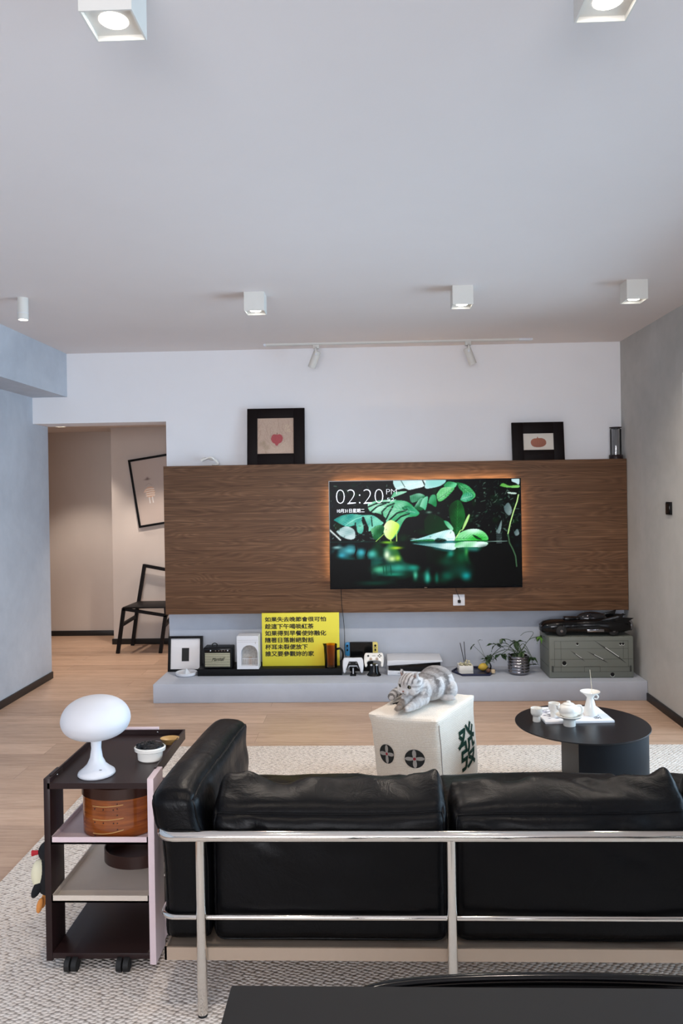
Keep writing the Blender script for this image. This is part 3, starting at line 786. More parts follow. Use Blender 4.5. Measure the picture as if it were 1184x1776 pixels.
for i in range(22):
    x = rs.uniform(0, 100); y = rs.uniform(0, 45); c.line([(x, y), (x+rs.uniform(-8, 8), y+14), (x+rs.uniform(-14, 14), y+32)], rs.uniform(.6, 1.6), (160, 128, 110), .5)
for k in range(7): c.line([(30-k*3, 70+k*3), (45, 84+k*2.4), (60, 82+k*2.4), (80+k*2, 66+k*3.5)], 1, (210, 188, 166), .7)
for i in range(26): c.blob(84+rs.uniform(-7, 7), 28+rs.uniform(-11, 11), 1.4, 1.4, (206, 182, 150), .8)
for i in range(8): c.blob(rs.uniform(5, 30), rs.uniform(60, 98), rs.uniform(3, 8), rs.uniform(4, 10), (164, 140, 116), .6)
c.poly([(38, 55), (42, 47), (50, 45), (54, 47), (60, 45), (67, 48), (70, 55), (69, 63), (65, 69), (59, 72), (56, 77), (51, 77), (48, 72), (42, 69), (38, 62)], (168, 62, 66)); c.line([(54, 47), (55, 42)], 1.6, (120, 60, 50))
c.im = np.clip(c.im+rs.normal(0, 5, c.im.shape[:2])[..., None], 0, 255)
fr_brown = mat('near black brown wood', lin(20, 12, 12), .55, spec=.12)
frame('picture_frame', 'square black wide bordered frame with a red apple print', -.921, -.480, ZP, .436, -.842, -.565, ZP+.085, ZP+.36, 5.825, R(6), c.im, M['print_glazed'], fr_brown)
c = Canvas(0, 100, 0, 60, 110, 66, (214, 204, 192))
c.poly([(24, 32), (27, 24), (36, 18), (44, 18), (48, 10), (50, 17), (60, 17), (71, 22), (76, 32), (73, 42), (62, 49), (50, 50), (36, 49), (27, 42)], (168, 98, 72), (150, 88, 66), .8)
for k in (-20, -12, -4, 5, 14): c.line([(50+k*.35, 18), (50+k, 33), (50+k*.5, 49)], .9, (126, 72, 56), .5)
frame('picture_frame', 'low black frame with a brown pumpkin print on cream paper', 1.094, 1.484, ZP, .292, 1.179, 1.405, ZP+.08, ZP+.206, 5.835, R(6), c.im, M['print_glazed'], fr_brown)
# white porcelain scrap ornament: a curled shell form
t = thing('shell_ornament', 'small white curled shell ornament on top of the walnut panel', 'ornament', (-1.215, 5.85, ZP))
g = G()
def shell(u, v):
    a = u*3.4+.35; r = .020+.030*u
    w = (v-.5)*(.06-.025*u)
    return (-.042+.115*u-.02*math.cos(a*1.3)*(1-u), w+.006*math.sin(9*u), .024+r*.9*math.sin(a)*(1-.35*u)+.012*math.sin(v*PI)*math.cos(7*u))
g.grid(shell, 40, 14)
b = g.bm; bmesh.ops.solidify(b, geom=list(b.faces), thickness=.007)
for v in b.verts: v.co.z *= 1.5
zmin = min(v.co.z for v in b.verts)
for v in b.verts: v.co.z -= zmin
g.make('shell', M['porcelain'], t, 60)
g = G(); g.ell((.045, 0, .008), (.028, .018, .0078)); g.make('foot', M['porcelain'], t)
# glass cylinder with dark lid and base
t = thing('glass_cylinder', 'tall clear glass cylinder with dark lid and base in the corner on the panel', 'ornament', (1.868, 5.85, ZP))
g = G(); g.lathe([(0, 0), (.05, 0), (.05, .028), (.047, .032), (0, .032)], n=40); g.make('base', M['dark_brown'], t)
g = G(); g.lathe([(.038, .032), (.041, .032), (.041, .226), (.038, .226), (.038, .032)], n=40); g.make('glass', M['clear'], t)
g = G(); g.lathe([(0, .222), (.012, .222), (.044, .234), (.045, .24), (0, .24)], n=40); g.make('lid', M['dark_brown'], t)

# ------------------------------------------------------------------ passage: chair and tilted picture
t = thing('chair', 'black wooden chair with a crooked slanting frame in the passage', 'chair', (-2.13, 7.30, 0))
bw = M['black_wood']; CO = Vector((-2.13, 7.30, 0))
def stick(name, p, q, w=.032, dpt=.028, par=t):
    p, q = Vector(p)-CO, Vector(q)-CO; ax = (q-p); 
    s_ = Vector((1, 0, 0)) if abs(ax.normalized().x) < .8 else Vector((0, 0, 1))
    s_ = (s_-ax.normalized()*s_.dot(ax.normalized())).normalized(); f_ = ax.normalized().cross(s_)
    g = G(); vs = [pt+s_*(k1*w/2)+f_*(k2*dpt/2) for pt in (p, q) for k1, k2 in ((-1, -1), (1, -1), (1, 1), (-1, 1))]
    g._add(vs, [(0, 1, 2, 3), (7, 6, 5, 4), (0, 4, 5, 1), (1, 5, 6, 2), (2, 6, 7, 3), (3, 7, 4, 0)])
    bmesh.ops.recalc_face_normals(g.bm, faces=g.bm.faces); return g.make(name, bw, par, 0)
stick('front_leg', (-2.377, 7.13, 0), (-2.313, 7.13, .425)); stick('front_leg', (-1.973, 7.13, 0), (-1.919, 7.13, .352))
stick('rear_leg', (-2.352, 7.50, 0), (-2.291, 7.50, .418)); stick('rear_leg', (-1.98, 7.50, 0), (-1.945, 7.50, .40))
stick('back_post', (-2.286, 7.50, .418), (-2.222, 7.515, .80)); stick('back_post', (-1.945, 7.50, .40), (-1.90, 7.515, .735))
stick('top_rail', (-2.230, 7.515, .788), (-1.895, 7.515, .722), .03)
stick('front_rail', (-2.32, 7.13, .418), (-1.905, 7.13, .350), .026)
stick('side_rail', (-2.316, 7.13, .415), (-2.292, 7.5, .412), .024); stick('side_rail', (-1.915, 7.13, .352), (-1.945, 7.5, .395), .024)
stick('side_stretcher', (-2.338, 7.13, .265), (-2.315, 7.5, .285), .026); stick('side_stretcher', (-1.932, 7.13, .255), (-1.955, 7.5, .275), .026)
stick('seat_strut', (-1.918, 7.118, .352), (-1.922, 7.118, .43), .014, .014)
g = G(); g.prism([(x-CO.x, y-CO.y) for x, y in ((-2.318, 7.105), (-1.905, 7.105), (-1.94, 7.50), (-2.29, 7.50))], .424, .438, bev=.002); g.make('seat', bw, t)

c = Canvas(25, 96, 0, 140, 120, 150, (196, 182, 174))
fx = 43.5
c.poly([(fx-5, 64), (fx-2, 60), (fx+2, 60), (fx+5.5, 64), (fx+5, 81), (fx-4.5, 81)], (222, 184, 158))
for k in range(4): c.line([(fx-5, 65+k*4.6), (fx, 64.2+k*4.6), (fx+5, 65.4+k*4.6)], 2.0, (250, 240, 230))
c.line([(fx-5, 65), (fx-7, 70)], 1.8, (240, 212, 190))
for x in (fx-2, fx+2): c.line([(x, 82), (x, 95)], 1.0, (244, 244, 244))
c.blob(fx-1, 43, 4, 2.0, (110, 92, 86), .9); c.blob(fx-.5, 41, 1.8, 3, (110, 92, 86), .7); c.line([(fx-4, 56), (fx, 52), (fx+4, 57)], .6, (150, 130, 120), .6)
t = thing('picture_frame', 'large thin black frame hung askew on the passage wall, striped figure inside', 'picture frame', (-2.283, 7.545, 1.157), rot=(0, R(-8.5), 0))
pw, ph = .60, .685; bwid = .022
g = G(); g.box(0, bwid, 0, .025, 0, ph, .001); g.box(pw-bwid, pw, 0, .025, 0, ph, .001); g.box(bwid, pw-bwid, 0, .025, 0, bwid, .001); g.box(bwid, pw-bwid, 0, .025, ph-bwid, ph, .001)
g.make('border', M['black'], t)
picture('picture', c.im, lambda u, v: (bwid+u*(pw-2*bwid), .008, ph-bwid-v*(ph-2*bwid)), vcol('poster behind glass', .35, 0, .3), t)
g = G(); g.box(bwid, pw-bwid, .012, .024, bwid, ph-bwid); g.make('backing', M['corridor'], t, 0)
# ------------------------------------------------------------------ things on the ledge
t = thing('picture_frame', 'black frame with a small black rectangle on white mat, leaning at ledge left end', 'picture frame', (-1.42, 5.80, ZL), rot=(R(-8), 0, 0))
w, h, b_ = .132, .268, .019
g = G(); g.box(-w, -w+b_, 0, .03, 0, h, .001); g.box(w-b_, w, 0, .03, 0, h, .001); g.box(-w+b_, w-b_, 0, .03, 0, b_, .001); g.box(-w+b_, w-b_, 0, .03, h-b_, h, .001); g.make('border', M['black'], t)
g = G(); g.box(-w+b_, w-b_, .012, .016, b_, h-b_); g.make('mat_board', M['white_wall'], t, 0)
g = G(); g.box(-.028, .028, .0112, .0118, .078, .178); g.make('dark_print', M['ink'], t, 0)
t = thing('round_dish', 'small white round dish with a pointed centre at the ledge left end', 'dish', (-1.383, 5.70, ZL))
g = G(); g.lathe([(0, 0), (.07, 0), (.079, .006), (.081, .022), (.078, .025), (.073, .02), (.066, .014), (0, .013)], n=48); g.make('dish_body', M['white_plastic'], t)
g = G(); g.lathe([(.03, .0135), (.022, .026), (.005, .046), (0, .047)], n=4); g.make('centre_point', M['white_plastic'], t, 20)

g = G(); g.box(-1.29, -.216, 5.655, 5.895, ZL, ZL+.052, .003)
tag(g.make('display_board', M['black']), 'long low black display board along the ledge under the radio and sign', 'board')
ZB = ZL+.052
# radio
t = thing('radio_speaker', 'black retro amplifier radio with beige grille and white script', 'speaker', (-1.138, 5.655, ZB))
g = G(); g.box(-.108, .108, 0, .13, .006, .158, .008, 3); g.make('cabinet', M['black'], t)
for x in (-.09, .09):
    for y in (.03, .1): g = G(); g.cyl((x, y, 0), (x, y, .0065), .01); g.make('foot', M['rubber'], t)
g = G(); g.box(-.094, .094, -.004, .004, .018, .122, .002); g.make('grille', M['grille'], t)
text('maker_lettering', 'Marshall', .03, M['white_line'], t, Matrix(), fit=(-.043, .05, 0, .026), shear=.25, warp=lambda p: (p.x+(p.y)*.3, -.0050, .062+p.y+.06*p.x))
g = G(); g.box(-.094, .094, -.003, .003, .128, .150, .001); g.make('control_panel', M['black_gloss'], t)
for k, x in enumerate((-.05, -.012, .012, .034, .056, .078)):
    g = G(); g.cyl((x, -.002, .139), (x, -.010, .139), .0045, .004, 16); g.make('knob', M['white_plastic'] if k in (0, 5) else M['silver'], t)
g = G(); g.tube(spline([(-.04, .05, .156), (-.046, .045, .175), (-.03, .05, .184), (-.012, .055, .174), (-.016, .06, .156)], 6), .004, 8); g.make('strap', M['rubber'], t)
# white box with an arch
t = thing('arch_box', 'white upright box with an arched niche beside the yellow sign', 'ornament', (-.911, 5.65, ZB))
W_, Hh, dp = .081, .246, .115
ax, ay, ar, ab = .012, .115, .062, .024
arcp = [(ax+ar*math.cos(a), ay+ar*math.sin(a)) for a in np.linspace(PI, 0, 25)]
g = G(); g.prism([(-W_, ab), (ax-ar, ab)]+arcp+[(ax+ar, ab), (W_, ab), (W_, Hh-.004), (W_-.004, Hh), (-W_+.004, Hh), (-W_, Hh-.004)], 0, .0495, 'Y')
g.box(-W_, W_, 0, .0495, 0, ab)
g.box(-W_, W_, .05, dp, 0, Hh, .002); g.make('box_body', M['white_plastic'], t, 30)
niche = plaster('sandy plaster', lin(150, 146, 140), lin(196, 192, 186), 60)
g = G(); g.box(ax-ar+.002, ax+ar-.002, .0475, .0495, ab, ay+ar-.003); g.make('niche_wall', niche, t, 0)
g = G()
for k in range(9):
    x = ax-ar+.012+k*.0125; g.box(x-.0012, x+.0012, .02, .0225, ab, ab+.05)
g.box(ax-ar+.006, ax+ar-.006, .0195, .023, ab+.048, ab+.051); g.make('balustrade', M['white_plastic'], t, 0)
g = G(); g.box(ax-.012, ax+.012, .043, .047, ab, ab+.055); g.make('doorway', M['taupe'], t, 0)
g = G()
for z in (.2, .214): g.box(-W_+.006, W_-.006, -.0006, .0004, z, z+.0012)
g.box(W_-.024, W_-.021, -.0006, .0004, .186, .202); g.make('groove', M['grey_thread'], t, 0)

# yellow sign
t = thing('text_sign', 'yellow square sign with six rows of black Chinese characters', 'sign', (-.525, 5.742, ZB))
g = G(); g.box(-.291, .291, 0, .018, 0, .398, .0015); g.make('board', M['yellow'], t)
rows = ['如果失去晚節會很可怕', '趁這下午喝啖紅茶', '如果得到早餐使妳融化', '隨著日落謝絕對話', '杯耳未裂便放下', '誰又要參觀妳的家']
for i, s in enumerate(rows):
    n = len(s); x0 = -.268
    zc = .350-i*.0515
    text('lettering', s, .045, M['ink'], t, facing(0, -.0006, 0), off=.0011, fit=(x0, x0+n*.0466-.005, zc-.020, zc+.020))
# amber jug
t = thing('glass_jug', 'amber glass jug with dark handle in front of the yellow sign', 'jug', (-.297, 5.688, ZB))
g = G(); g.lathe([(0, 0), (.040, 0), (.045, .004), (.046, .02), (.046, .15), (.0475, .172), (.0455, .172), (.0435, .15), (.0435, .02), (.040, .010), (0, .009)], n=48)
def spout(p):
    a = math.atan2(p.y, p.x); k = math.exp(-((abs(a)-PI)/.33)**2)*max(0, (p.z-.13)/.045)
    return (p.x-.013*k, p.y, p.z+.006*k)
g.warp(spout); g.make('jug_body', M['amber'], t, 60)
g = G(); g.tube(spline([(.042, -.004, .135), (.07, -.006, .14), (.09, -.008, .115), (.088, -.008, .07), (.07, -.008, .045)], 8), [.008]*8+[.0075]*16+[.006]*9, 12); g.make('handle', M['black_gloss'], t)

# handheld console standing upright behind its controllers
t = thing('handheld_console', 'handheld game console with blue and pale yellow side grips', 'game console', (-.072, 5.80, ZL))
g = G(); g.box(-.088, .088, -.03, .03, 0, .11, .008, 3); g.make('dock', M['black'], t)
zb = .112
g = G(); g.box(-.086, .086, -.007, .007, zb, zb+.104, .002); g.make('console_body', M['black'], t)
g = G(); g.box(-.078, .078, -.0082, -.0072, zb+.007, zb+.097); g.make('screen', M['black_gloss'], t, 0)
def grip(x0, x1, ml, nm):
    g = G(); r = .016; sgn = 1 if x1 > 0 else -1
    xi, xo = (x0, x1) if sgn > 0 else (x1, x0)
    pts = [(xi, zb), (xo-sgn*r, zb)]+[(xo-sgn*r+sgn*r*math.sin(a), zb+r-r*math.cos(a)) for a in np.linspace(.2, PI/2, 6)]+[(xo-sgn*r+sgn*r*math.cos(a), zb+.104-r+r*math.sin(a)) for a in np.linspace(0, PI/2, 7)]+[(xi, zb+.104)]
    g.prism(pts, -.007, .007, 'Y', .002); o = g.make(nm, ml, t)
    xm = (x0+x1)/2
    for (z, r_) in ((zb+.078, .0085), (zb+.045, .0075)):
        g = G(); g.cyl((xm, -.007, z), (xm, -.014, z), r_, r_*.8); k = g.make('thumb_stick', M['black'], o)
    g = G()
    for dx, dz in ((0, .007), (0, -.007), (.007, 0), (-.007, 0)): g.cyl((xm+dx, -.007, zb+.062+dz), (xm+dx, -.0095, zb+.062+dz), .0027, n=12)
    g.make('buttons', M['black'], o)
grip(-.122, -.087, M['blue'], 'side_grip'); grip(.087, .126, M['pale_yellow'], 'side_grip')

def pad_outline(wid, top, bot, grip_w, inner):
    """right half outline of a gamepad seen from the front, then mirrored"""
    half = [(0, top*.96), (wid*.55, top), (wid*.84, top*.93), (wid*.97, top*.45), (wid*1.0, -bot*.25), (wid*.93, -bot*.85), (wid*.80, -bot), (wid*.66, -bot*.82), (inner*1.12, -bot*.52), (inner*.75, -bot*.36), (0, -bot*.34)]
    p = [tuple(q)[:2] for q in spline([(a, b_, 0) for a, b_ in half], 5)]
    return p+[(-x, y) for x, y in p[::-1][1:-1]]
def padslab(g, pts, t_, r, M_):
    n = len(pts); nrm = []
    ar_ = sum(pts[k][0]*pts[(k+1) % n][1]-pts[(k+1) % n][0]*pts[k][1] for k in range(n))
    sg = 1 if ar_ > 0 else -1
    for k in range(n):
        dx, dz = pts[(k+1) % n][0]-pts[k-1][0], pts[(k+1) % n][1]-pts[k-1][1]; l = math.hypot(dx, dz)+1e-9
        nrm.append((-dz/l*sg, dx/l*sg))
    b = bmesh.new(); rings = []
    for f in (0, .25, .5, .75, 1): rings.append((-t_+t_*.75*(1-math.cos(f*PI/2)), r*(1-math.sin(f*PI/2))))
    prof = rings+[(-y, o) for y, o in rings[::-1]]
    R_ = [[b.verts.new((p[0]+q[0]*o, y, p[1]+q[1]*o)) for p, q in zip(pts, nrm)] for y, o in prof]
    for A_, B_ in zip(R_[:-1], R_[1:]):
        for k in range(n): b.faces.new((A_[k], A_[(k+1) % n], B_[(k+1) % n], B_[k]))
    caps = [b.faces.new(R_[0]), b.faces.new(R_[-1][::-1])]
    bmesh.ops.triangulate(b, faces=caps, ngon_method='EAR_CLIP')
    bmesh.ops.recalc_face_normals(b, faces=b.faces); g.merge(b, M_)
t = thing('game_controller', 'white game controller with dark centre on a stand, left of the retro pad', 'game controller', (-.132, 5.655, ZL))
Rt = Matrix.Translation((0, 0, .088)) @ Matrix.Rotation(R(-14), 4, 'X')
g = G(); padslab(g, pad_outline(.078, .042, .07, .03, .042), .016, .006, Rt); g.make('shell', M['white_plastic'], t, 50)
g = G(); g.prism([(-.03, .012), (.03, .012), (.036, -.002), (.04, -.012), (.052, -.05), (.046, -.052), (.03, -.016), (-.03, -.016), (-.046, -.052), (-.052, -.05), (-.04, -.012), (-.036, -.002)], -.0185, -.0160, 'Y', .0008, 1, M=Rt); g.make('centre_trim', M['black'], t)
g = G(); g.prism([(-.028, .038), (.028, .038), (.024, .014), (-.024, .014)], -.0180, -.0155, 'Y', .0008, 1, M=Rt); g.make('touch_pad', M['white_plastic'], t)
for x in (-.024, .024):
    g = G(); g.lathe([(0, .008), (.008, .009), (.0095, .006), (.006, 0), (0, 0)], n=20, M=Rt @ Matrix.Translation((x, -.0185, -.002)) @ Matrix.Rotation(PI/2, 4, 'X')); g.make('thumb_stick', M['black_gloss'], t)
g = G(); g.prism([(-.016, 0), (.016, 0), (.012, .05), (.02, .085), (-.02, .085), (-.012, .05)], -.006, .03, 'Y', .003); g.box(-.022, .022, -.03, .035, 0, .01, .003); g.make('stand', M['black'], t)
g = G(); g.box(-.0035, .0035, -.0072, -.0062, .012, .055); g.make('stand_stripe', M['white_plastic'], t, 0)
t = thing('game_controller', 'cream white retro game pad with cross buttons on a black charging stand', 'game controller', (.022, 5.655, ZL))
Rt = Matrix.Translation((0, .0, .128)) @ Matrix.Rotation(R(-16), 4, 'X')
g = G(); padslab(g, pad_outline(.073, .036, .068, .03, .045), .014, .006, Rt); g.make('shell', M['porcelain'], t, 50)
g = G(); g.box(-.050, -.034, -.0165, -.013, .010, .0155, M=Rt); g.box(-.0447, -.0393, -.0164, -.013, .005, .0205, M=Rt); g.make('direction_cross', M['black'], t, 0)
for dx, dz in ((0, .009), (0, -.009), (.0095, 0), (-.0095, 0)):
    g = G(); g.cyl(Rt @ Vector((.042+dx, -.013, .0125+dz)), Rt @ Vector((.042+dx, -.017, .0125+dz)), .0042, n=16); g.make('button', M['black'], t)
for x in (-.022, .022):
    g = G(); g.lathe([(0, .009), (.008, .01), (.0098, .006), (.007, 0), (0, 0)], n=24, M=Rt @ Matrix.Translation((x, -.0135, -.010)) @ Matrix.Rotation(PI/2, 4, 'X')); g.make('thumb_stick', M['taupe'], t)
g = G(); g.box(-.012, .012, -.0155, -.013, .012, .0145, M=Rt); g.make('centre_marks', M['black'], t, 0)
g = G(); g.lathe([(0, 0), (.050, 0), (.052, .006), (.046, .012), (.036, .03), (.032, .075), (.026, .085), (0, .088)], n=40, sy=.75, c=(0, -.012, 0)); g.make('stand', M['black_gloss'], t)
for x in (-.020, .020):
    g = G(); g.ell((x, -.036, .082), (.0085, .007, .007)); g.make('stand_prong', M['white_plastic'], t)

# white console lying flat
t = thing('game_console', 'large white and black game console lying flat on the ledge', 'game console', (.32, 5.64, ZL))
g = G(); g.prism([(-.2, 0), (.20, 0), (.20, .016), (-.2, .036)], 0, .24, 'Y', .005, 3); g.make('lower_plate', M['white_plastic'], t)
g = G(); g.prism([(-.19, .036), (.19, .016), (.19, .095), (-.19, .070)], .006, .235, 'Y', .003); g.make('core', M['black_gloss'], t)
g = G(); g.prism([(-.204, .0705), (.204, .096), (.204, .108), (-.15, .112), (-.2, .108)], -.004, .245, 'Y', .005, 3); g.make('upper_plate', M['white_plastic'], t)
g = G(); g.box(-.125, -.03, -.0012, .001, .0145, .0175); g.make('disc_slot', M['black'], t, 0)

# hexagonal tray and what stands on it
t = thing('hexagonal_tray', 'dark navy hexagonal tray on the ledge', 'tray', (.762, 5.73, ZL))
hexp = [(-.162, .0), (-.1, -.13), (.1, -.13), (.162, .0), (.1, .13), (-.1, .13)]
g = G(); g.prism(hexp, 0, .006, bev=.001); g.make('tray_base', M['navy'], t)
g = G(); g.tube([(x*.985, y*.985, .009) for x, y in hexp], .0055, 8, closed=True); g.make('rim', M['navy'], t)
t = thing('square_dish', 'white square dish with black reeds and pale dried flowers on navy tray', 'dish', (.695, 5.70, ZL+.0065), rz=R(3))
g = G(); q = .052; w = .005
g.box(-q, q, -q, q, 0, .012, .001); g.box(-q, q, -q, -q+w, .01, .058, .001); g.box(-q, q, q-w, q, .01, .058, .001); g.box(-q, -q+w, -q, q, .01, .058, .001); g.box(q-w, q, -q, q, .01, .058, .001); g.make('bowl', M['porcelain'], t)
g = G(); rr = random.Random(4)
for k in range(26): g.ell((rr.uniform(-.04, .04), rr.uniform(-.04, .04), .05+rr.uniform(0, .03)*(1 if k % 3 else .4)), (.009, .009, .007), 10, 7)
o = g.make('dried_flowers', mat('dried flowers', lin(206, 200, 168), .8), t); o['kind'] = 'stuff'
for a, b_ in (((.006, 0, .02), (-.032, .012, .215)), ((.008, .005, .02), (-.002, .015, .222))):
    g = G(); g.cyl(a, b_, .0026, n=8); g.make('reed', M['reed'], t)
t = thing('lemon', 'yellow lemon lying on the navy tray', 'lemon', (.835, 5.745, ZL+.0065))
g = G(); g.lathe([(0, -.039), (.005, -.037), (.012, -.032), (.022, -.022), (.0275, -.006), (.0275, .006), (.022, .022), (.012, .031), (.006, .036), (0, .038)], n=28, M=Matrix.Translation((0, 0, .0275)) @ Matrix.Rotation(R(80), 4, 'Y')); g.make('lemon_body', M['lemon'], t)
g = G(); g.ell((-.039, 0, .022), (.004, .004, .004), 10, 8); g.make('stem_end', M['stem'], t)
wb_ = mat('brown wooden bead', lin(110, 76, 56), .5)
g = G(); g.ell((0, 0, .0165), (.0165, .0165, .0165)); o = g.make('wooden_bead', wb_); o.location = (.862, 5.672, ZL+.0065); tag(o, 'small brown wooden bead on the navy tray beside the lemon', 'bead')
g = G(); g.box(-.014, .014, -.014, .014, 0, .03, .008, 3); o = g.make('wooden_block', mat('pale wooden bead', lin(206, 184, 150), .5)); o.location = (.893, 5.655, ZL+.0065); o.rotation_euler = (0, 0, R(20)); tag(o, 'small pale rounded wooden block at the right end of the navy tray', 'block')

# ---- plants
def leaf(g, base, tip, width, droop=.15, fold=.25, nrm=(0, 0, 1), n=8, heart=False):
    base, tip = Vector(base), Vector(tip); ax = tip-base; L = ax.length; ax.normalize()
    side = ax.cross(Vector(nrm)); 
    if side.length < 1e-4: side = ax.orthogonal()
    side.normalize(); up = side.cross(ax).normalized()
    prof = (lambda u: (math.sin(PI*u**.62)**.9) if heart else math.sin(PI*u**.8)**.85)
    def f(v, u):
        s_ = (v-.5)*2; w = width*prof(min(max(u, .0), 1))*.5+.0004
        return base+ax*(L*u)+side*(w*s_)+up*(fold*w*abs(s_)-droop*L*u*u+.006*math.sin(u*9+s_*2)*abs(s_)*width/.05)
    g.grid(f, 6, n)
t = thing('potted_plant', 'leafy green plant in a ribbed silver pot on the ledge', 'plant', (1.082, 5.665, ZL))
g = G(); prof = [(0, 0), (.055, 0), (.066, .006)]
for k in range(6):
    z = .012+k*.021; r0 = .072+.003*math.sin(k/5*PI)
    for s_ in np.linspace(0, 1, 6)[:-1]: prof.append((r0+.005*math.sin(s_*PI), z+.021*s_))
prof += [(.070, .138), (.064, .138), (.063, .12), (0, .12)]
g.lathe(prof, n=36); g.make('pot', M['silver'], t, 25)
g = G(); g.lathe([(0, .122), (.0625, .122), (.0625, .118)], n=30); g.make('soil', M['soil'], t)
P0 = (1.082, 5.665, ZL)
leaves = G(); stems = G(); rr = random.Random(11)
def lp(x, y, Y=5.66): # offsets measured on the photograph's plant, kept in metres about the pot
    return Vector(((x-901)/236., 0, (1172-y)/236.))
tufts = [((862, 1120), 5, .075), ((872, 1138), 5, .08), ((855, 1142), 3, .07), ((899, 1118), 6, .075), ((905, 1132), 5, .06), ((924, 1144), 5, .06), ((928, 1158), 3, .055), ((936, 1108), 5, .05), ((872, 1110), 3, .055), ((893, 1140), 4, .06), ((846, 1148), 3, .05)]
for (px, py), n, sz_ in tufts:
    c0 = lp(px, py); c0.y = rr.uniform(-.05, .03)
    root = Vector((rr.uniform(-.03, .03), rr.uniform(-.02, .02), .12))
    mid = (root+c0)/2+Vector((0, 0, .05 if c0.z > .12 else .1))
    stems.tube(spline([root, mid, c0], 6), .0022, 6)
    for k in range(n):
        a = 2*PI*k/n+rr.uniform(-.5, .5); el = rr.uniform(-.9, .35)
        d = Vector((math.cos(a)*math.cos(el), math.sin(a)*math.cos(el)*.8, math.sin(el)))
        leaf(leaves, c0, c0+d*sz_*rr.uniform(.75, 1.1), sz_*.48, .25, .3)
stems.tube(spline([(.01, 0, .12), lp(910, 1128)+Vector((0, .02, 0)), lp(927, 1102), lp(914, 1100), lp(905, 1106)], 6), .0016, 6)
stems.make('stems', M['stem'], t); leaves.make('foliage', M['leaf'], t, 60)
lv = G(); c0 = lp(936, 1106); c0.y = -.05
for k in range(5):
    a = 2*PI*k/5; leaf(lv, c0, c0+Vector((.035*math.cos(a), .02*math.sin(a), -.03+.02*math.sin(a*2))), .022)
lv.make('young_leaves', M['leaf_light'], t, 60)
t = thing('plant_cutting', 'small plant cutting in a glass bulb with two thin stalks on navy tray', 'plant', (.875, 5.78, ZL+.0065))
g = G(); g.lathe([(0, 0), (.018, 0), (.026, .012), (.028, .026), (.022, .044), (.012, .056), (.012, .066), (.010, .066), (.010, .056), (.02, .043), (.026, .026), (.024, .012), (.017, .003), (0, .003)], n=28); g.make('bulb_vase', M['clear'], t)
st = G(); lf = G()
for tip in ((-.115, -.02, .19), (-.07, .01, .215)):
    tv = Vector(tip); st.tube(spline([(0, 0, .02), (-.02, 0, .09), tv], 6), .0013, 6)
leaf(lf, (-.1, -.02, .195), (-.14, -.03, .155), .02); leaf(lf, (-.07, .01, .215), (-.04, .0, .225), .014)
for k in range(6):
    a = k*1.1; st.tube([(0, 0, .03), (.01*math.cos(a), .01*math.sin(a), .07)], .0013, 6)
    leaf(lf, (.01*math.cos(a), .01*math.sin(a), .07), (.045*math.cos(a), .035*math.sin(a), .10+.02*math.sin(k*2)), .03, .5)
st.make('stems', M['stem'], t); lf.make('foliage', M['leaf'], t, 60)

# ---- crate
t = thing('equipment_crate', 'big grey green plastic crate with scratches at the ledge right end', 'crate', (1.57, 5.52, ZL))
hw, dp, hh_ = .298, .30, .295
g = G(); g.box(-hw, hw, 0, dp, 0, hh_, .008, 3); g.make('crate_body', M['crate'], t)
g = G(); lx = .0016
def hl(x0, x1, z): g.box(x0, x1, -.0008, .0010, z-lx/2, z+lx/2)
def vl(x, z0, z1): g.box(x-lx/2, x+lx/2, -.0008, .0010, z0, z1)
hl(-.26, .26, .265); hl(-.26, .26, .21); hl(-.29, .29, .135); hl(-.28, .28, .08); hl(-.05, .06, .083); hl(-.27, .27, .045)
vl(-.26, .08, .265); vl(.26, .08, .265); vl(-.05, .045, .083); vl(.06, .045, .083); vl(-.215, .045, .265); vl(.225, .14, .265)
g.make('seam_lines', M['crate_dark'], t, 0)
for x in (-.275, .275):
    g = G(); g.box(x-.006, x+.006, -.005, .002, .045, .088, .001); g.make('latch', M['crate_dark'], t)
def slash(x0, z0, x1, z1, wd):
    g = G(); n = Vector((z1-z0, 0, -(x1-x0))).normalized()
    def q(p, k, y): return (p[0]+n.x*k, y, p[1]+n.z*k)
    a, b_ = (x0, z0), (x1, z1); m1 = (x0+(x1-x0)*.35, z0+(z1-z0)*.33); m2 = (x0+(x1-x0)*.75, z0+(z1-z0)*.72)
    g.poly([q(a, 0, -.0012), q(m1, wd, -.0012), q(m2, wd, -.0012), q(b_, 0, -.0012), q(m2, -wd*.6, -.0012), q(m1, -wd*.6, -.0012)]); g.make('gouge', M['crate_dark'], t, 0)
    g = G(); g.poly([q(m1, -wd*.2, -.0014), q(m1, -wd*.9, -.0014), q(m2, -wd*1.1, -.0014), q(m2, -wd*.3, -.0014)]); g.make('scuff', M['scratch'], t, 0)
slash(.015, .272, .25, .10, .006); slash(-.15, .2, -.045, .118, .004); slash(-.035, .195, .12, .105, .005)
for x, z, r in ((-.098, .245, .008), (.205, .243, .008), (.224, .243, .008), (-.192, .108, .015), (.147, .025, .014)):
    g = G(); g.cyl((x, .001, z), (x, -.003, z), r, r*.9, 20); g.make('rivet', M['black'], t)
    g = G(); g.tube(arc((x, z-.002), r*1.05, PI*1.05, PI*1.95, 10, 'XZ', -.0022), .0016, 6); g.make('rivet_shine', M['scratch'], t)  # painted glint: a pale arc along each rivet's lower rim
g = G()
for k in range(7): x = -.24+k*.075; g.prism([(x, .02), (x+.006, .02), (x+.026, .004), (x+.02, .004)], hh_-.001, hh_+.001)
g.make('lid_slots', M['crate_dark'], t, 0)
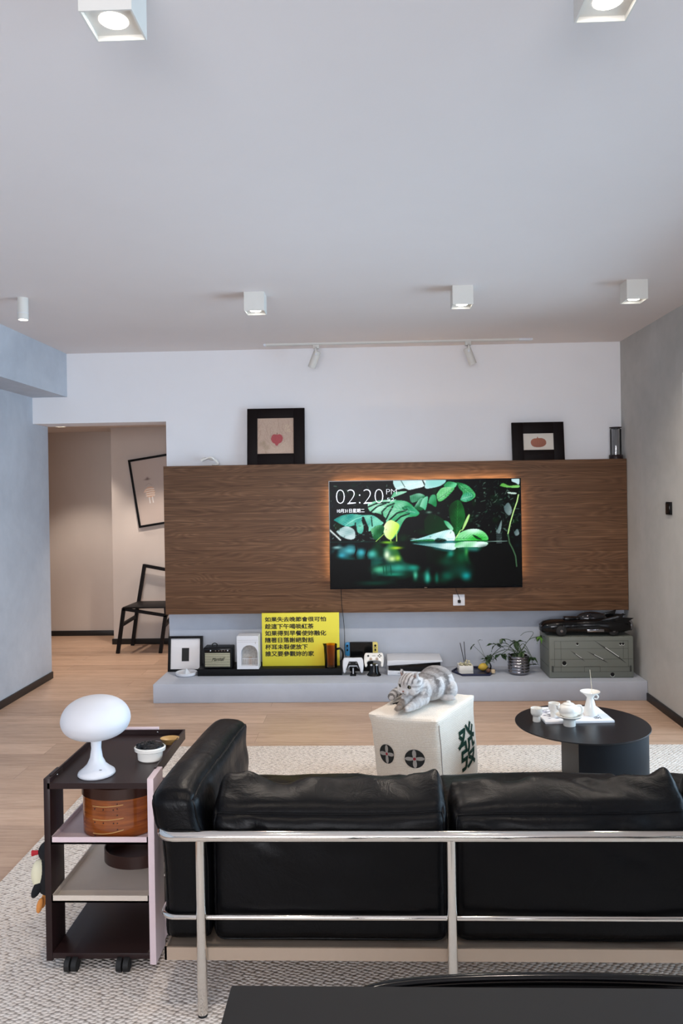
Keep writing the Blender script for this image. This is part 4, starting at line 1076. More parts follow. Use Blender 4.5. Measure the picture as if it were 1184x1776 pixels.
g = G(); g.box(-hw-.001, -hw+.001, .02, .28, .08, .0815); g.box(-hw-.001, -hw+.001, .02, .28, .2, .2015); g.make('side_seams', M['crate_dark'], t, 0)

# ---- black model car
t = thing('model_car', 'long black model car with rear fins on top of the grey crate', 'model car', (1.565, 5.63, ZL+hh_+.0018))
blk = M['black_gloss']
# body sections along the length: (x, half width, bottom, top)
sec = [(-.335, .02, .030, .052), (-.325, .05, .018, .075), (-.30, .075, .012, .092), (-.25, .088, .010, .103), (-.17, .086, .010, .106), (-.09, .082, .010, .108), (-.03, .09, .010, .115), (.05, .102, .010, .118), (.13, .108, .010, .116), (.2, .106, .012, .108), (.26, .092, .02, .1), (.30, .07, .03, .09)]
g = G(); b = bmesh.new(); rings = []
for x, w, z0, z1 in sec:
    ring = []
    for k in range(24):
        a = 2*PI*k/24; cx_, cz_ = math.cos(a), math.sin(a)
        e = .55
        ring.append(b.verts.new((x, w*math.copysign(abs(cx_)**e, cx_), (z0+z1)/2+(z1-z0)/2*math.copysign(abs(cz_)**e, cz_))))
    rings.append(ring)
for a, d in zip(rings[:-1], rings[1:]):
    for k in range(24): b.faces.new((a[k], a[(k+1) % 24], d[(k+1) % 24], d[k]))
b.faces.new(rings[0]); b.faces.new(rings[-1][::-1]); bmesh.ops.recalc_face_normals(b, faces=b.faces); g.merge(b); g.make('car_body', blk, t, 45)
g = G(); g.ell((.04, 0, .112), (.11, .05, .048)); g.make('canopy', mat('smoked canopy', lin(20, 20, 24), .05), t)
g = G(); g.box(-.16, -.03, -.03, .03, .100, .125, .006); g.make('engine_cover', blk, t)
for s_ in (-1, 1):
    g = G(); y = s_*.085
    g.prism([(.06, .10), (.12, .125), (.2, .145), (.245, .16), (.235, .13), (.315, .125), (.28, .105), (.30, .085), (.22, .085)], y-.005, y+.005, 'Y', .001); g.make('tail_fin', blk, t)
for x in (-.20, .17):
    for s_ in (-1, 1):
        g = G(); g.lathe([(0, .016), (.03, .016), (.036, .012), (.038, 0), (.038, -.012), (.036, -.016), (.028, -.014), (.0, -.012)], n=32, M=Matrix.Translation((x, s_*.085, .038)) @ Matrix.Rotation(PI/2, 4, 'X')); wo = g.make('wheel', M['rubber'], t)
        g = G(); g.cyl((x, s_*.098, .038), (x, s_*.104, .038), .014, .01, 16); g.make('hub', M['silver'], wo)
g = G(); g.lathe([(0, 0), (.034, 0), (.04, .01), (.04, .03), (.026, .04), (.02, .034), (.0, .03)], n=28, M=Matrix.Translation((.292, 0, .06)) @ Matrix.Rotation(PI/2, 4, 'Y')); g.make('exhaust', M['silver'], t)
for s_ in (-1, 1):
    g = G(); g.box(-.02, .1, s_*.1-.006, s_*.1+.006, .03, .05, .003); g.make('side_intake', M['silver'], t)
    g = G(); g.ell((-.325, s_*.03, .066), (.008, .012, .006), 12, 8); g.make('headlight', M['silver'], t)
# ------------------------------------------------------------------ sofa
def mkw(g, name, m, t, smooth=38, parent=None):
    l = t.location
    for v in g.bm.verts: v.co -= l
    return g.make(name, m, parent or t, smooth)
RZ = .012
t = sofa = thing('leather_sofa', 'black leather sofa with chrome tube frame seen from behind', 'sofa', (.570, 2.5, RZ))
xl, xr, yb, yf = -.611, 1.752, 2.160, 2.84
def urail(z, r, y0, x0, x1, y1, rad=.05):
    p = [(x0, y1, z)]+[(x0+rad-rad*math.cos(a), y0+rad-rad*math.sin(a), z) for a in np.linspace(0, PI/2, 9)]
    p += [(x1-rad+rad*math.sin(a), y0+rad-rad*math.cos(a), z) for a in np.linspace(0, PI/2, 9)]+[(x1, y1, z)]
    g = G(); g.tube(p, r, 18); return g
mkw(urail(.523, .0155, yb, xl, xr, yf), 'top_rail', M['chrome'], t)
mkw(urail(.287, .0078, yb+.012, xl, xr, yf, .04), 'lower_rail', M['chrome'], t)
for x in (-.493, .217, .927, 1.637):
    for y in (yb, yf):
        xx = x if y == yb else {-.493: xl, 1.637: xr}.get(x, x)
        g = G(); g.cyl((xx, y, RZ+.008), (xx, y, .515 if (y == yb or xx in (xl, xr)) else .19), .0145, n=24); lg = mkw(g, 'leg', M['chrome'], t)
        g = G(); g.cyl((xx, y, RZ), (xx, y, RZ+.012), .0135, n=20); mkw(g, 'glide', M['rubber'], t, parent=lg)
g = G(); x0, x1, y0, y1 = xl+.008, xr-.008, yb+.012, yf-.005
g.box(x0, x1, y0, y0+.006, .163, .199); g.box(x0, x1, y1-.006, y1, .163, .199); g.box(x0, x0+.006, y0, y1, .163, .199); g.box(x1-.006, x1, y0, y1, .163, .199); g.box(x0+.006, x1-.006, y0+.006, y1-.006, .186, .192)
mkw(g, 'base_frame', M['taupe'], t, 0)

def wr(p, sc, amp, seed=0):
    return mn.noise(Vector(p)*sc+Vector((seed*7.1, seed*3.3, seed)))*amp
def ridged(x, sc, amp, seed):
    return (1-2*abs(mn.noise(Vector(x)*sc+Vector((seed*5.7, seed, 0)))))*amp
def cushion(name, c, h, r, n, bulge, fn, loops=(), mtl=M['leather']):
    c = Vector(c)
    g, mp = puff(h[0], h[1], h[2], r, n, bulge, fn)
    g.warp(lambda p: p+c); o = mkw(g, name, mtl, sofa, 60)
    for pts in loops:
        pp = [mp(q)+c for q in pts]
        g = G(); g.tube(pp, .0036, 8, closed=True); mkw(g, 'piping', mtl, sofa, parent=o)
    return o
def loop(ax, sg, k=26, e=1.0):
    """edge loop of the box face axis=ax, side=sg"""
    u, v = (ax+1) % 3, (ax+2) % 3; out = []
    for (a0, b0, a1, b1) in ((-1, -1, 1, -1), (1, -1, 1, 1), (1, 1, -1, 1), (-1, 1, -1, -1)):
        for i in range(k):
            f = i/k; q = [0, 0, 0]; q[ax] = sg*e; q[u] = a0+(a1-a0)*f; q[v] = b0+(b1-b0)*f; out.append(q)
    return out
def arm_fn(sg):
    def fn(p, q):
        up = max(0, q[2])
        p.x += (.026*q[1]+.006)*up*(sg < 0)+sg*.018*up*(1-abs(q[1])**4)*.6+sg*.02*max(0, min(1, (p.z-.08)/.06))*.9
        p.z += .012*up*(1-q[0]**2)+.006*max(0, q[1])*up-.014*max(0, -q[1])**3*up
        p.y += .012*up*q[1]
        d = wr(p, 7, .010, 2)*(abs(q[2])*.5+.4)+ridged((p.x*3, p.y*9, p.z*6), 1.3, .006, 3)*up
        p.x += d*.7; p.z += d*.5*up
        return p
    return fn
for nm, cx_, sg in (('arm_cushion', -.540, -1), ('arm_cushion', 1.681, 1)):
    cushion(nm, (cx_, 2.527, .420), (.070, .335, .218), .034, (10, 30, 24), (.010, .014, .008), arm_fn(sg), (loop(0, -1), loop(0, 1)))
def back_fn(seed, peakL, peakR):
    def fn(p, q):
        up = max(0, q[2]); up2 = up**1.5; fr = (q[1]+1)/2
        rag = wr((q[0]*2.2, fr, 0), 1.6, .018, seed)
        ear = peakL*max(0, -q[0])**4*(1-.35*max(0, -q[0])**14)+peakR*max(0, q[0])**4*(1-.35*max(0, q[0])**14)
        p.z += up2*(-.022+.036*fr+rag*fr+ear*(.25+fr*.9))
        p.z += up*ridged((p.x*9+p.y*12, p.y*4, 0), 1.1, .011, seed)*fr
        # rear face: soft diagonal creases under the piping, sagging edges
        rear = max(0, -q[1])
        crease = ridged((p.x*7+p.z*6, p.z*6, 0), 1.4, .015, seed+4)*max(0, q[2])*(1-up**6)
        p.y -= rear*(crease+wr(p, 4, .006, seed))
        p.y += up*.012*(1-fr)
        p.x += (1-abs(q[0]))*wr(p, 5, .004, seed+2)
        return p
    return fn
for k, (cx_, pl, pr) in enumerate(((-.129, .034, .042), (.570, -.012, .046), (1.268, .03, .02))):
    cushion('back_cushion', (cx_, 2.290, .395), (.343, .095, .200), .04, (44, 14, 26), (.002, .012, .010), back_fn(k+1, pl, pr), (loop(1, -1, 40),))
def seat_fn(seed):
    def fn(p, q):
        up = max(0, q[2]); p.z += up*(wr(p, 6, .008, seed)+ridged((p.x*5, p.y*8, 0), 1.2, .006, seed)); return p
    return fn
for k, cx_ in enumerate((-.124, .57, 1.262)):
    cushion('seat_cushion', (cx_, 2.637, .318), (.338, .245, .118), .035, (26, 20, 10), (.004, .012, .016), seat_fn(k+8), (loop(2, 1, 30),))

# ------------------------------------------------------------------ side trolley
t = cart = thing('side_trolley', 'dark brown and pale pink rolling side table with shelves left of the sofa', 'trolley', (-.86, 2.6, RZ))
cx0, cx1, cy0, cy1 = -1.030, -.686, 2.362, 2.842
db, pk = M['dark_brown'], M['pink']
def trayshelf(name, z, h, m, x0, x1, front=True):
    g = G(); g.box(x0, x1, cy0, cy1, z-h, z-h+.006)
    g.box(x0, x1, cy0, cy0+.004, z-h, z if front else z-h+.006); g.box(x0, x1, cy1-.004, cy1, z-h, z+.008); g.box(x0, x0+.004, cy0, cy1, z-h, z+.008*(name == 'top_tray')); g.box(x1-.004, x1, cy0, cy1, z-h, z+.008*(name == 'top_tray'))
    return mkw(g, name, m, t, 0)
# top: floor flush at the front, raised rims on the other sides
g = G(); z = .598
g.box(cx0+.012, cx1-.012, cy0, cy1, z-.018, z)
for a in ((cx0+.012, cx0+.018, cy0+.02, cy1), (cx1-.018, cx1-.012, cy0+.085, cy1), (cx0+.018, cx1-.018, cy1-.006, cy1)): g.box(a[0], a[1], a[2], a[3], z, z+.018)
mkw(g, 'top_tray', db, t, 0)
g = G(); g.box(cx0, cx0+.02, cy0, cy0+.105, .040, .612, .001); mkw(g, 'post', db, t)
g = G(); g.box(cx1-.016, cx1+.004, cy0-.002, cy0+.105, .032, .612, .001); mkw(g, 'post', pk, t)['label'] = 'pale pink front post'
g = G(); g.box(cx1-.014, cx1-.002, cy0+.1055, cy1-.02, .036, .10, .001); mkw(g, 'side_rail', pk, t)
g = G(); g.box(-.975, -.80, cy1+.001, cy1+.016, .04, .622, .001); mkw(g, 'rear_post', pk, t)['label'] = 'pale pink rear post'
trayshelf('shelf', .429, .022, pk, cx0+.0205, cx1-.0165)['label'] = 'pale pink upper shelf'
trayshelf('shelf', .246, .022, M['beige'], cx0+.0205, cx1-.0165)['label'] = 'beige middle shelf'
g = G(); g.box(cx0+.0205, cx1-.0165, cy0, cy1, .048, .066, .001); mkw(g, 'bottom_shelf', db, t)
for (x, y) in ((-.948, 2.360), (-.785, 2.360), (-.948, 2.80), (-.785, 2.80)):
    for s_ in (-1, 1):
        g = G(); g.cyl((x+s_*.011-.008, y, RZ+.0215), (x+s_*.011+.008, y, RZ+.0215), .0215, n=28); mkw(g, 'caster', M['rubber'], t)
    g = G(); g.cyl((x, y+.012, RZ+.02), (x, y+.012, .0485), .007); mkw(g, 'caster_stem', M['black'], t)
for p in ((cx0+.019, cy0+.06, .603), (cx0+.0225, cy1-.05, .608), (-.80, cy1-.0065, .608)):
    g = G(); g.ell(p, (.003, .003, .003), 10, 8); mkw(g, 'screw', M['chrome'], t)
ZT = .598+RZ-.012
# mushroom lamp
t = thing('table_lamp', 'white mushroom shaped table lamp on the trolley top', 'lamp', (-.888, 2.437, ZT+.012))
prof = [(0, 0), (.055, 0), (.059, .004), (.057, .011), (.045, .020), (.030, .034), (.020, .055), (.0155, .085), (.0165, .105), (.021, .116), (.03, .122)]
g = G(); g.lathe(prof, n=48); g.make('base', M['white_plastic'], t, 70)
cap = [(.0, .116), (.035, .118), (.070, .127), (.094, .143), (.106, .163), (.1085, .182), (.103, .203), (.088, .224), (.062, .241), (.030, .250), (0, .252)]
g = G(); g.lathe([tuple(p)[:2] for p in spline([(a, b_, 0) for a, b_ in cap], 4)], n=64); g.make('shade', M['opal'], t, 80)
g = G(); g.box(.022, .030, -.0365, -.0345, .0262, .0272); g.make('switch', M['black'], t, 0)
for o in t.children: pass
t.location.z = ZT
# oval pot with a black heaped lid
t = thing('oval_pot', 'small white oval pot with glossy black lid on the trolley top', 'pot', (-.752, 2.570, ZT))
g = G(); g.lathe([(0, 0), (.036, 0), (.041, .004), (.043, .030), (.0515, .034), (.0525, .044), (.049, .047), (.045, .043), (0, .040)], n=48, sy=.86); g.make('pot_body', M['porcelain'], t, 40)
g = G(); g.lathe([(.0, .052), (.02, .058), (.04, .054), (.047, .046), (.046, .042), (0, .041)], n=40, sy=.86); o = g.make('lid', M['black_gloss'], t, 60)
g = G(); rr = random.Random(2)
for k in range(46):
    a, r_ = rr.uniform(0, 2*PI), .042*math.sqrt(rr.random()); g.ell((r_*math.cos(a), .86*r_*math.sin(a), .0575-(r_/.047)**2*.009), (.0062, .0052, .0045), 8, 6)
o = g.make('black_pebbles', M['black_gloss'], t, 60); o['kind'] = 'stuff'
t = thing('wooden_dish', 'small pale wooden dish behind the white oval pot', 'dish', (-.728, 2.735, ZT), rot=(0, 0, R(10)))
g = G(); g.lathe([(0, 0), (.02, 0), (.022, .006), (.032, .016), (.034, .021), (.030, .019), (.018, .010), (0, .009)], n=36, sy=.8); g.make('dish_body', M['gold'], t, 50)

# oval bentwood box on the pink shelf
t = thing('bentwood_box', 'amber brown oval bentwood box with dark lid on the upper trolley shelf', 'box', (-.825, 2.470, .4135+RZ-.012))
rx, ry = .117, .088
def oval(r0, z0, z1, n=64, th=.003, dz=0):
    return [(r0-th, z0), (r0, z0), (r0, z1), (r0-th, z1), (r0-th, z0)]
g = G(); g.lathe([(0, 0), (1-.03, 0), (1, .002), (1, .138), (0, .138)], n=72); g.warp(lambda p: (p.x*rx, p.y*ry, p.z)); g.make('box_body', M['amber_wood'], t, 40)
g = G(); g.lathe([(1.03, .122), (1.035, .122), (1.035, .156), (1.01, .158), (0, .158), (0, .1385), (1.0, .1385), (1.03, .122)], n=72); g.warp(lambda p: (p.x*rx, p.y*ry, p.z)); g.make('lid', mat('dark lacquered wood', lin(46, 22, 14), .25), t, 40)  # lid colour darkened for the shade it stands in
def onbox(x, z, off=.0006):
    a = -math.sqrt(max(0, 1-(x/rx)**2)); return (x, a*ry-off, z)
for k, z in enumerate((.100, .058, .014)):
    g = G(); pts = [onbox(-.062+.002*i*2.1, z+.007*(i/24)**2*(2 if k == 2 else 1)) for i in range(0, 25)]; g.tube(pts, .0012, 6); g.make('finger_joint', M['gold'], t)
    for x in (-.055, -.025, 0.008): g = G(); g.ell(onbox(x, z-.008), (.0022, .0016, .0022), 8, 6); g.make('tack', M['dark_brown'], t)
for z in (.03, .05, .075, .095, .11): g = G(); g.ell(onbox(.02, z), (.002, .0016, .002), 8, 6); g.make('tack', M['dark_brown'], t)
t = thing('oval_tray', 'dark brown oval wooden tray on the beige trolley shelf', 'tray', (-.825, 2.655, .230+RZ-.012))
g = G(); g.lathe([(0, 0), (1, 0), (1, .042), (.965, .042), (.96, .006), (0, .006)], n=64); g.warp(lambda p: (p.x*.115, p.y*.098, p.z)); g.make('tray_body', mat('dark walnut', lin(48, 26, 20), .35), t, 40)

# plush bird hanging on the trolley's left post
t = thing('plush_toy', 'small black plush bird with red beak hanging beside the trolley post', 'plush toy', (-1.083, 2.50, .125))
g = G(); g.ell((.004, 0, .195), (.030, .029, .033)); g.ell((0, 0, .115), (.040, .034, .065)); g.make('body', M['plush'], t, 60)
g = G(); g.lathe([(0, 0), (.007, .001), (.008, .012), (.010, .019), (.008, .022), (0, .022)], n=20, M=Matrix.Translation((-.022, -.012, .197)) @ Matrix.Rotation(R(-90), 4, 'Y') @ Matrix.Rotation(R(20), 4, 'X')); g.make('beak', M['red'], t)
g = G(); g.ell((-.018, -.008, .125), (.030, .028, .048)); g.make('belly', M['cream'], t)
for y in (-.026, .030):
    g = G(); g.ell((-.022, y, .085), (.014, .009, .036), M=Matrix.Rotation(R(28), 4, 'Y')); g.make('flipper', M['plush'], t)
for y in (-.014, .016):
    g = G(); g.ell((-.020, y, .022), (.010, .009, .026), M=Matrix.Rotation(R(14), 4, 'Y')); g.make('foot', M['orange'], t)
g = G(); g.tube(spline([(.006, 0, .226), (.02, -.01, .25), (.052, -.06, .262)], 5), .002, 6); g.make('hanging_loop', M['plush'], t)

# ------------------------------------------------------------------ coffee table
tx, ty_, tr = 1.017, 3.757, .316
t = thing('coffee_table', 'round black metal coffee table on the rug', 'table', (tx, ty_, RZ))
g = G(); g.lathe([(0, .337), (tr-.001, .337), (tr, .3385), (tr, .342), (tr-.001, .343), (0, .343)], n=96); g.make('tabletop', M['table_black'], t)
p0 = Vector((.925-tx, 3.463-ty_, 0)); a0 = math.atan2(p0.y, p0.x); rb = tr-.012
n = 60; a1 = a0+math.pi*1.12
g = G(); g.grid(lambda u, v: (rb*math.cos(a0+(a1-a0)*u), rb*math.sin(a0+(a1-a0)*u), v*.337), n, 1)
bmesh.ops.solidify(g.bm, geom=list(g.bm.faces), thickness=.004); g.make('curved_base', M['base_black'], t, 30)
e0 = (rb*math.cos(a0), rb*math.sin(a0)); e1 = (rb*math.cos(a1), rb*math.sin(a1))
g = G(); d = Vector((e1[0]-e0[0], e1[1]-e0[1], 0)); k = Vector((-d.y, d.x, 0)).normalized()*.0025
g.prism([(e0[0]-k.x, e0[1]-k.y), (e0[0]+k.x, e0[1]+k.y), (e1[0]+k.x, e1[1]+k.y), (e1[0]-k.x, e1[1]-k.y)], 0, .337); g.make('flat_base', M['base_black'], t, 0)
ZC = RZ+.343
t = thing('magazine', 'white magazine with dark photo strip under the tea things', 'magazine', (1.000, 3.868, ZC), rz=R(3))
g = G(); g.box(-.168, .168, -.125, .125, 0, .011, .0015); g.make('pages', mat('white paper', lin(232, 230, 232), .6), t)
c = Canvas(0, 100, 0, 75, 120, 90, (232, 231, 234)); rr = np.random.RandomState(8)
for k in range(40): c.blob(rr.uniform(4, 24), rr.uniform(10, 62), rr.uniform(1.5, 4), rr.uniform(1, 2.5), (rr.uniform(50, 110),)*2+(rr.uniform(70, 130),), .85)
for k in range(16):
    x, y = rr.uniform(72, 90), rr.uniform(46, 66); c.line([(x, y), (x+rr.uniform(-5, 5), y+rr.uniform(-4, 4))], 1.4, (48, 46, 54), .9)
picture('cover', c.im, lambda u, v: (-.166+u*.332, .123-v*.246, .0114), M['print'], t)
def cup(label, loc, s=1):
    t = thing('tea_cup', label, 'cup', loc, group='white stemmed tea cups')
    g = G(); pr = [(0, 0), (.0185, 0), (.0195, .004), (.018, .022), (.0185, .028), (.026, .034), (.0285, .044), (.0285, .066), (.0265, .066), (.026, .046), (.02, .038), (0, .036)]
    g.lathe([(a*s, b_*s) for a, b_ in pr], n=40); g.make('cup_body', M['porcelain'], t, 50)
cup('white stemmed tea cup at the left edge standing on the black tabletop', (.806, 3.782, ZC))
cup('white stemmed tea cup standing on the magazine left of the teapot', (.902, 3.825, ZC+.0115))
t = thing('pedestal_dish', 'white pedestal dish under the small teapot', 'dish', (.947, 3.712, ZC))
g = G(); g.lathe([(0, 0), (.028, 0), (.0295, .003), (.029, .028), (.032, .034), (.056, .044), (.064, .052), (.062, .054), (.05, .047), (0, .041)], n=48); g.make('dish_body', M['porcelain'], t, 50)
t = thing('teapot', 'small cream teapot on the white pedestal dish', 'teapot', (.944, 3.712, ZC+.0415))
g = G(); g.lathe([(0, 0), (.026, 0), (.042, .012), (.0475, .032), (.044, .050), (.030, .060), (0, .062)], n=48); g.make('pot_body', M['porcelain'], t, 60)
g = G(); g.lathe([(0, .060), (.026, .0605), (.026, .064), (.018, .068), (.009, .070), (.010, .074), (.008, .077), (0, .078)], n=36); g.make('lid', M['porcelain'], t, 50)
g = G(); g.tube(spline([(-.036, -.004, .036), (-.050, -.006, .046), (-.054, -.007, .060)], 6), [.012]*3+[.010]*4+[.0075]*6, 14); g.make('spout', M['porcelain'], t, 60)
g = G(); g.tube(spline([(.036, .004, .052), (.058, .004, .052), (.066, .004, .034), (.058, .004, .014), (.042, .004, .012)], 6), .0052, 10); g.make('handle', M['porcelain'], t, 60)
t = thing('flared_vase', 'white flared vase with an incense stick on the magazine', 'vase', (1.086, 3.850, ZC+.0115))
g = G(); g.lathe([(0, 0), (.033, 0), (.034, .004), (.026, .045), (.017, .078), (.0165, .086), (.028, .100), (.047, .113), (.0485, .116), (.045, .115), (.026, .102), (.012, .088), (0, .086)], n=48); g.make('vase_body', M['porcelain'], t, 50)
g = G(); g.tube(spline([(.028, -.010, .103), (.036, -.013, .092), (.030, -.010, .080), (.018, -.006, .082)], 6), .0035, 8); g.make('handle', M['porcelain'], t)
g = G(); g.cyl((.012, 0, .09), (.002, .005, .222), .0013, n=8); g.make('incense_stick', M['incense'], t)

# ------------------------------------------------------------------ pouf and cat
PC = Vector((.262, 3.90, RZ)); ph = .408
top = [Vector(p) for p in ((-.018, 3.715, ph), (.308, 3.635, ph-.014), (.535, 4.040, ph), (.205, 4.150, ph+.004))]
bot = [Vector(p) for p in ((.030, 3.745, 0), (.335, 3.675, 0), (.560, 4.045, 0), (.235, 4.150, 0))]
def pouf_pt(u, v, w):   # u along front edge, v into depth, w height, each -1..1
    a, b_, c_ = (u+1)/2, (v+1)/2, (w+1)/2
    T = (top[0]*(1-a)+top[1]*a)*(1-b_)+(top[3]*(1-a)+top[2]*a)*b_
    B = (bot[0]*(1-a)+bot[1]*a)*(1-b_)+(bot[3]*(1-a)+bot[2]*a)*b_
    return T*c_+B*(1-c_)
def pouf_map(q):
    r = .075
    inn = [max(-(1-r), min(1-r, x)) for x in q]; d = Vector([q[i]-inn[i] for i in range(3)])
    if d.length > 1e-9: d = d.normalized()*r*max(abs(x)/r for x in d)*1.0
    qq = [inn[i]+d[i] for i in range(3)]
    a = [1-min(1, abs(c_))**2.4 for c_ in qq]
    up = max(0, qq[2])**3; tz = max(0, min(1, (qq[2]+.2)/1.2)); tz = tz*tz*(3-2*tz)
    wob = .07*(1-abs(qq[2]+.35)**2)
    p = [qq[0]*(1+.09*a[1]*a[2]+wob*a[1]*.6-.06*a[2]*tz+.05*up), qq[1]*(1+.09*a[0]*a[2]-.05*a[2]*tz+.04*up), qq[2]+up*(.03*a[0]*a[1]-.05*(1-abs(qq[0])**1.5)*abs(qq[1])**6)]
    P = pouf_pt(*p)
    P += Vector((0, 0, 1))*mn.noise(P*9)*.006+Vector((1, 0, 0))*mn.noise(P*8+Vector((9, 1, 2)))*.007+Vector((0, 1, 0))*mn.noise(P*8+Vector((2, 8, 5)))*.007
    P.z = max(P.z, 0.0005)
    return P
t = thing('knitted_pouf', 'cream cube pouf with black discs and a green character, cat on top', 'pouf', PC)
b = bmesh.new(); cache = {}; N = 22
def pv(q):
    k = tuple(round(x, 5) for x in q)
    if k not in cache: cache[k] = b.verts.new(pouf_map(q)-Vector((PC.x, PC.y, 0)))
    return cache[k]
for ax in range(3):
    u, v = (ax+1) % 3, (ax+2) % 3
    for sg in (-1, 1):
        for i in range(N):
            for j in range(N):
                qs = []
                for a_, b_ in ((i, j), (i+1, j), (i+1, j+1), (i, j+1)):
                    q = [0, 0, 0]; q[ax] = sg; q[u] = -1+2*a_/N; q[v] = -1+2*b_/N; qs.append(pv(q))
                b.faces.new(qs if sg > 0 else qs[::-1])
bmesh.ops.recalc_face_normals(b, faces=b.faces)
g = G(); g.merge(b); g.make('pouf_body', M['knit'], t, 60)
zmin_p = 0
def pouf_face(ax, sg, u, w, off):
    q = [0, 0, w]; q[ax] = sg; q[1-ax] = u
    P = pouf_map(q); e = .01
    q1 = list(q); q1[1-ax] += e; q2 = list(q); q2[2] += e
    nrm = (pouf_map(q1)-P).cross(pouf_map(q2)-P).normalized()
    out = Vector((0, -1, 0)) if ax == 1 else Vector((1, -.3, 0))
    if nrm.dot(out) < 0: nrm = -nrm
    return P+nrm*off-Vector((PC.x, PC.y, 0))
def motif(u0, w0, ru, rw):
    def disc(off, prof, name, m):
        g = G(); n = 48; rings = 5
        vs = [g.bm.verts.new(pouf_face(1, -1, u0, w0, off))]
        prev = None
        for k in range(1, rings+1):
            ring = [g.bm.verts.new(pouf_face(1, -1, u0+ru*prof(2*PI*i/n)*k/rings*math.cos(2*PI*i/n), w0+rw*prof(2*PI*i/n)*k/rings*math.sin(2*PI*i/n), off)) for i in range(n)]
            for i in range(n):
                if prev is None: g.bm.faces.new((vs[0], ring[i], ring[(i+1) % n]))
                else: g.bm.faces.new((prev[i], ring[i], ring[(i+1) % n], prev[(i+1) % n]))
            prev = ring
        bmesh.ops.recalc_face_normals(g.bm, faces=g.bm.faces)
        return g.make(name, m, t, 60)
    disc(.0022, lambda a: 1, 'dark_disc', M['black_thread'])
    disc(.0034, lambda a: .22+.76*abs(math.cos(2*a))**2.6, 'star', M['grey_thread'])
    disc(.0046, lambda a: .15, 'red_dot', M['red_thread'])
motif(-.55, .06, .23, .225); motif(.30, .02, .29, .225)
fa = {}
text('green_character', '發', 1, M['green_thread'], t, Matrix(), off=.012, ext=0, fit=(0, 1, 0, 1), warp=lambda p: pouf_face(0, 1, -.26+1.0*p.x, -.66+1.10*p.y+.06*p.x, .0028))
g = G(); g.tube([pouf_face(0, 1, -.93, w, .0005) for w in np.linspace(-.9, .86, 24)], .0022, 6); g.make('seam', M['grey_thread'], t)
g = G()
cA, cB = pouf_map((-.66, -.2, 1)), pouf_map((-.5, -.12, 1))
for k in range(3):
    a = pouf_map((-.70+.1*k, -.30, 1)); d = pouf_map((-.62+.1*k, -.05, 1)); o_ = Vector((PC.x, PC.y, -.002)); g.tube([a-o_, (a+d)/2-o_+Vector((.008, 0, .001)), d-o_], .003, 6)
g.make('top_mark', M['black_thread'], t)

# ---- cat
CZ = pouf_pt(0, 0, 1).z+.012+RZ
def E(g, c_, r, rot=(0, 0, 0)):
    Mx = Matrix.Rotation(R(rot[2]), 4, 'Z') @ Matrix.Rotation(R(rot[1]), 4, 'Y') @ Matrix.Rotation(R(rot[0]), 4, 'X'); g.ell(c_, r, 28, 20, M=Mx)
CB = Vector((.25, 3.87, CZ))
t = thing('cat', 'silver tabby cat crouching on the knitted pouf, facing left', 'cat', CB)
W = lambda x, y, z: (x-CB.x, y-CB.y, z-CZ)
g = G()
bz0 = CZ
E(g, W(.335, 3.975, bz0+.072), (.092, .098, .083), (0, 0, 20))       # haunch and rump
E(g, W(.385, 3.955, bz0+.048), (.050, .075, .055), (0, 0, 20))       # near thigh
E(g, W(.290, 3.905, bz0+.070), (.078, .085, .072), (0, 0, 30))       # barrel
E(g, W(.240, 3.850, bz0+.066), (.062, .066, .062), (0, 0, 40))       # shoulders
E(g, W(.222, 3.822, bz0+.090), (.045, .045, .050), (0, 25, 40))      # neck
hd = Vector(W(.192, 3.785, bz0+.112)); fw = Vector((-.62, -.74, -.20)).normalized(); sd = Vector((0, 0, 1)).cross(fw).normalized(); hup = fw.cross(sd)*1.0
if hup.z < 0: hup = -hup
HM = Matrix((( sd.x, fw.x, hup.x, 0), (sd.y, fw.y, hup.y, 0), (sd.z, fw.z, hup.z, 0), (0, 0, 0, 1)))
def H_(a, b_, c_): return hd+sd*a+fw*b_+hup*c_
g.ell(hd, (.063, .053, .053), 28, 20, M=HM)
for s_ in (-1, 1): g.ell(H_(s_*.031, .020, -.018), (.031, .029, .025), 20, 14, M=HM)          # cheeks
g.ell(H_(0, .046, -.015), (.022, .014, .015), 20, 14, M=HM)
for s_ in (-1, 1): g.ell(H_(s_*.0105, .053, -.021), (.0125, .0105, .0105), 16, 12, M=HM)
g.ell(H_(0, .046, -.033), (.015, .012, .009), 16, 12, M=HM)
g.ell(H_(0, .034, .016), (.029, .019, .022), 16, 12, M=HM)
for s_ in (-1, 1):    # ears
    b = bmesh.new(); bmesh.ops.create_cone(b, segments=20, radius1=.026, radius2=.003, depth=.042, cap_ends=True)
    Mx = Matrix.Translation(H_(s_*.041, -.004, .050)) @ HM @ Matrix.Rotation(R(s_*26), 4, 'Y') @ Matrix.Diagonal((1, .45, 1, 1)); g.merge(b, Mx)
g.tube(spline([W(.262, 3.800, bz0+.045), W(.222, 3.748, bz0+.026), W(.180, 3.702, bz0+.016)], 8), [.032]*5+[.026]*5+[.021]*4+[.018]*3, 16)
E(g, W(.172, 3.694, bz0+.013), (.022, .017, .0135), (0, 0, 45))
g.tube(spline([W(.185, 3.810, bz0+.045), W(.160, 3.760, bz0+.026), W(.135, 3.714, bz0+.016)], 8), [.030]*5+[.024]*5+[.020]*4+[.018]*3, 16)
E(g, W(.128, 3.704, bz0+.013), (.021, .017, .0135), (0, 0, 50))
E(g, W(.380, 3.885, bz0+.016), (.028, .045, .016), (0, 0, 60))       # hind paw
